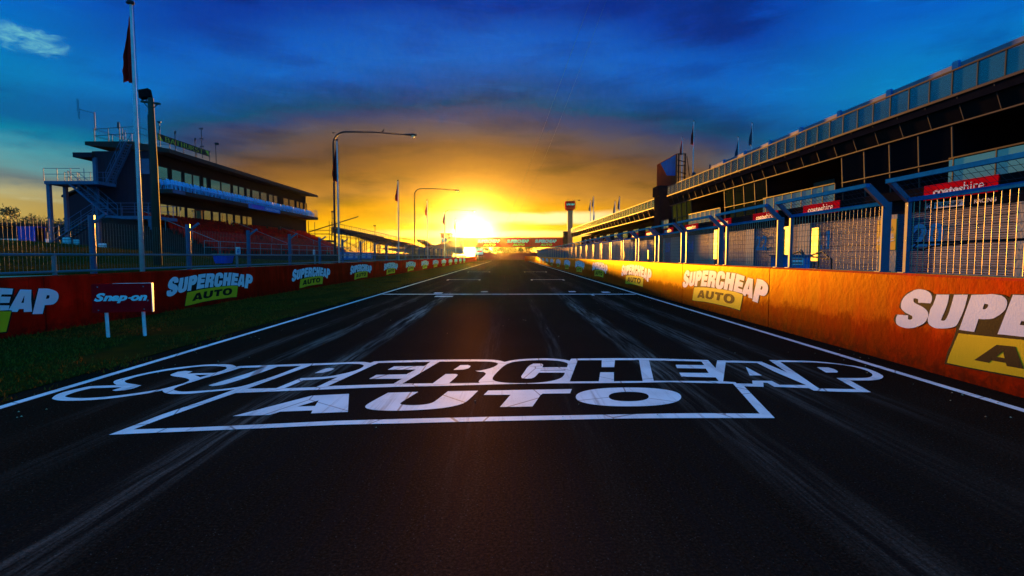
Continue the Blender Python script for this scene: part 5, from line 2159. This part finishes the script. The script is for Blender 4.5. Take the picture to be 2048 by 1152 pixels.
# bird
b = on_y(667, 266, 40)
p = MB(b)
p.tube([b + Vector((-.10, 0, 0)), b + Vector((0, 0, .01)), b + Vector((.10, 0, .0))], [.012, .04, .01], 6)
p.add([b + Vector((-.02, 0, .02)), b + Vector((.05, 0, .02)), b + Vector((.12, .25, .16)), b + Vector((.08, .3, .16))], [(0, 1, 2, 3)])
p.add([b + Vector((-.02, 0, .02)), b + Vector((.05, 0, .02)), b + Vector((-.16, -.25, .05)), b + Vector((-.20, -.3, .05))], [(0, 1, 2, 3)])
single('bird', p, M['bird'], 'small dark bird flying left of the nearest lamp arm', 'bird')
b = Vector((-11.5 + 3.25, 34.3, 1.1 + 8.50 - .05))
p = MB(b)
p.tube([b + Vector((-.12, 0, .02)), b + Vector((-.02, 0, .09)), b + Vector((.05, 0, .16)), b + Vector((.07, 0, .22)), b + Vector((.12, 0, .21))], [.012, .04, .035, .026, .006], 6)
p.tube([b + Vector((0, 0, -.02)), b + Vector((0, 0, .07))], .008, 4)
single('bird', p, M['bird'], 'small dark bird perched on the nearest lamp arm', 'bird')

# ------------------------------------------------------------------ trees


def tree(x, y, z, h, w, leaves, leafm, lab, group, seed, ls=1.0):
    rnd = random.Random(seed)
    t = thing('tree', lab, 'tree', (x, y, z), 0, group)
    p = MB()
    p.tube([(0, 0, -.2), (.05 * h * rnd.uniform(-1, 1), 0, h * .35), (0.05 * h * rnd.uniform(-1, 1), 0, h * .75)], [.035 * h, .022 * h, .008 * h], 7)
    clumps = []
    for k in range(9):
        a = rnd.uniform(0, 6.28)
        rr = w * rnd.uniform(.15, .5)
        c = Vector((math.cos(a) * rr, math.sin(a) * rr, h * rnd.uniform(.42, .93)))
        clumps.append((c, w * rnd.uniform(.13, .25)))
        p.tube([(0, 0, h * rnd.uniform(.25, .5)), tuple(c * .6 + Vector((0, 0, h * .2))), tuple(c)], [.014 * h, .008 * h, .003 * h], 5)
    p.build('trunk', M['bark'], t)
    p = MB()
    for _ in range(leaves):
        c, r = rnd.choice(clumps)
        v = Vector((rnd.gauss(0, 1), rnd.gauss(0, 1), rnd.gauss(0, .8))).normalized() * r * rnd.random() ** .4
        q = c + v
        s = h * ls * rnd.uniform(.012, .030)
        a = Vector((rnd.gauss(0, 1), rnd.gauss(0, 1), rnd.gauss(0, 1))).normalized()
        b_ = a.cross(Vector((rnd.gauss(0, 1), rnd.gauss(0, 1), rnd.gauss(0, 1)))).normalized()
        p.add([q - a * s, q + b_ * s * .55, q + a * s, q - b_ * s * .55], [(0, 1, 2, 3)])
    p.build('crown', leafm, t)


random.seed(31)
pos = ['far left edge', 'second along', 'third along', 'fourth along', 'fifth along', 'sixth along', 'seventh along', 'eighth along', 'nearest the shed', 'behind the stair post']
for k in range(10):
    u = -20 + k * 17 + random.uniform(-4, 4)
    a = on_y(u, 440, 100 + random.uniform(-6, 6))
    tree(a.x, a.y, 1.2, random.uniform(6.6, 9.2), random.uniform(6, 8), 900, M['leaf'], 'dark bushy tree above the low shed, %s' % pos[k], 'trees beyond the low shed', 50 + k)
pos = 'first second third fourth fifth sixth seventh eighth ninth tenth eleventh twelfth thirteenth fourteenth'.split()
for k in range(14):
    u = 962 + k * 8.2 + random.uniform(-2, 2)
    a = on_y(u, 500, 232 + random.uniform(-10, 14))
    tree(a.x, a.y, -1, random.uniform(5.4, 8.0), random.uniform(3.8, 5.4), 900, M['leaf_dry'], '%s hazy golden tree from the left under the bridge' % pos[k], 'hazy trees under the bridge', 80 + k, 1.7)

# ------------------------------------------------------------------ evening haze over the whole circuit
hz_m = bpy.data.materials.new('haze')
hz_m.use_nodes = True
T = NT(hz_m.node_tree)
vol = T.n('ShaderNodeVolumePrincipled', ins={'Color': (1.0, 0.97, 0.92, 1), 'Density': HAZE, 'Anisotropy': 0.96})
ho = T.n('ShaderNodeOutputMaterial')
hz_m.node_tree.links.new(vol.outputs[0], ho.inputs['Volume'])
p = MB((0, 1500, 0))
p.box(-3100, 3100, -500, 3600, -2.3, 27)
tag(p.build('haze', hz_m), 'golden evening haze over the track', 'haze', kind='stuff')
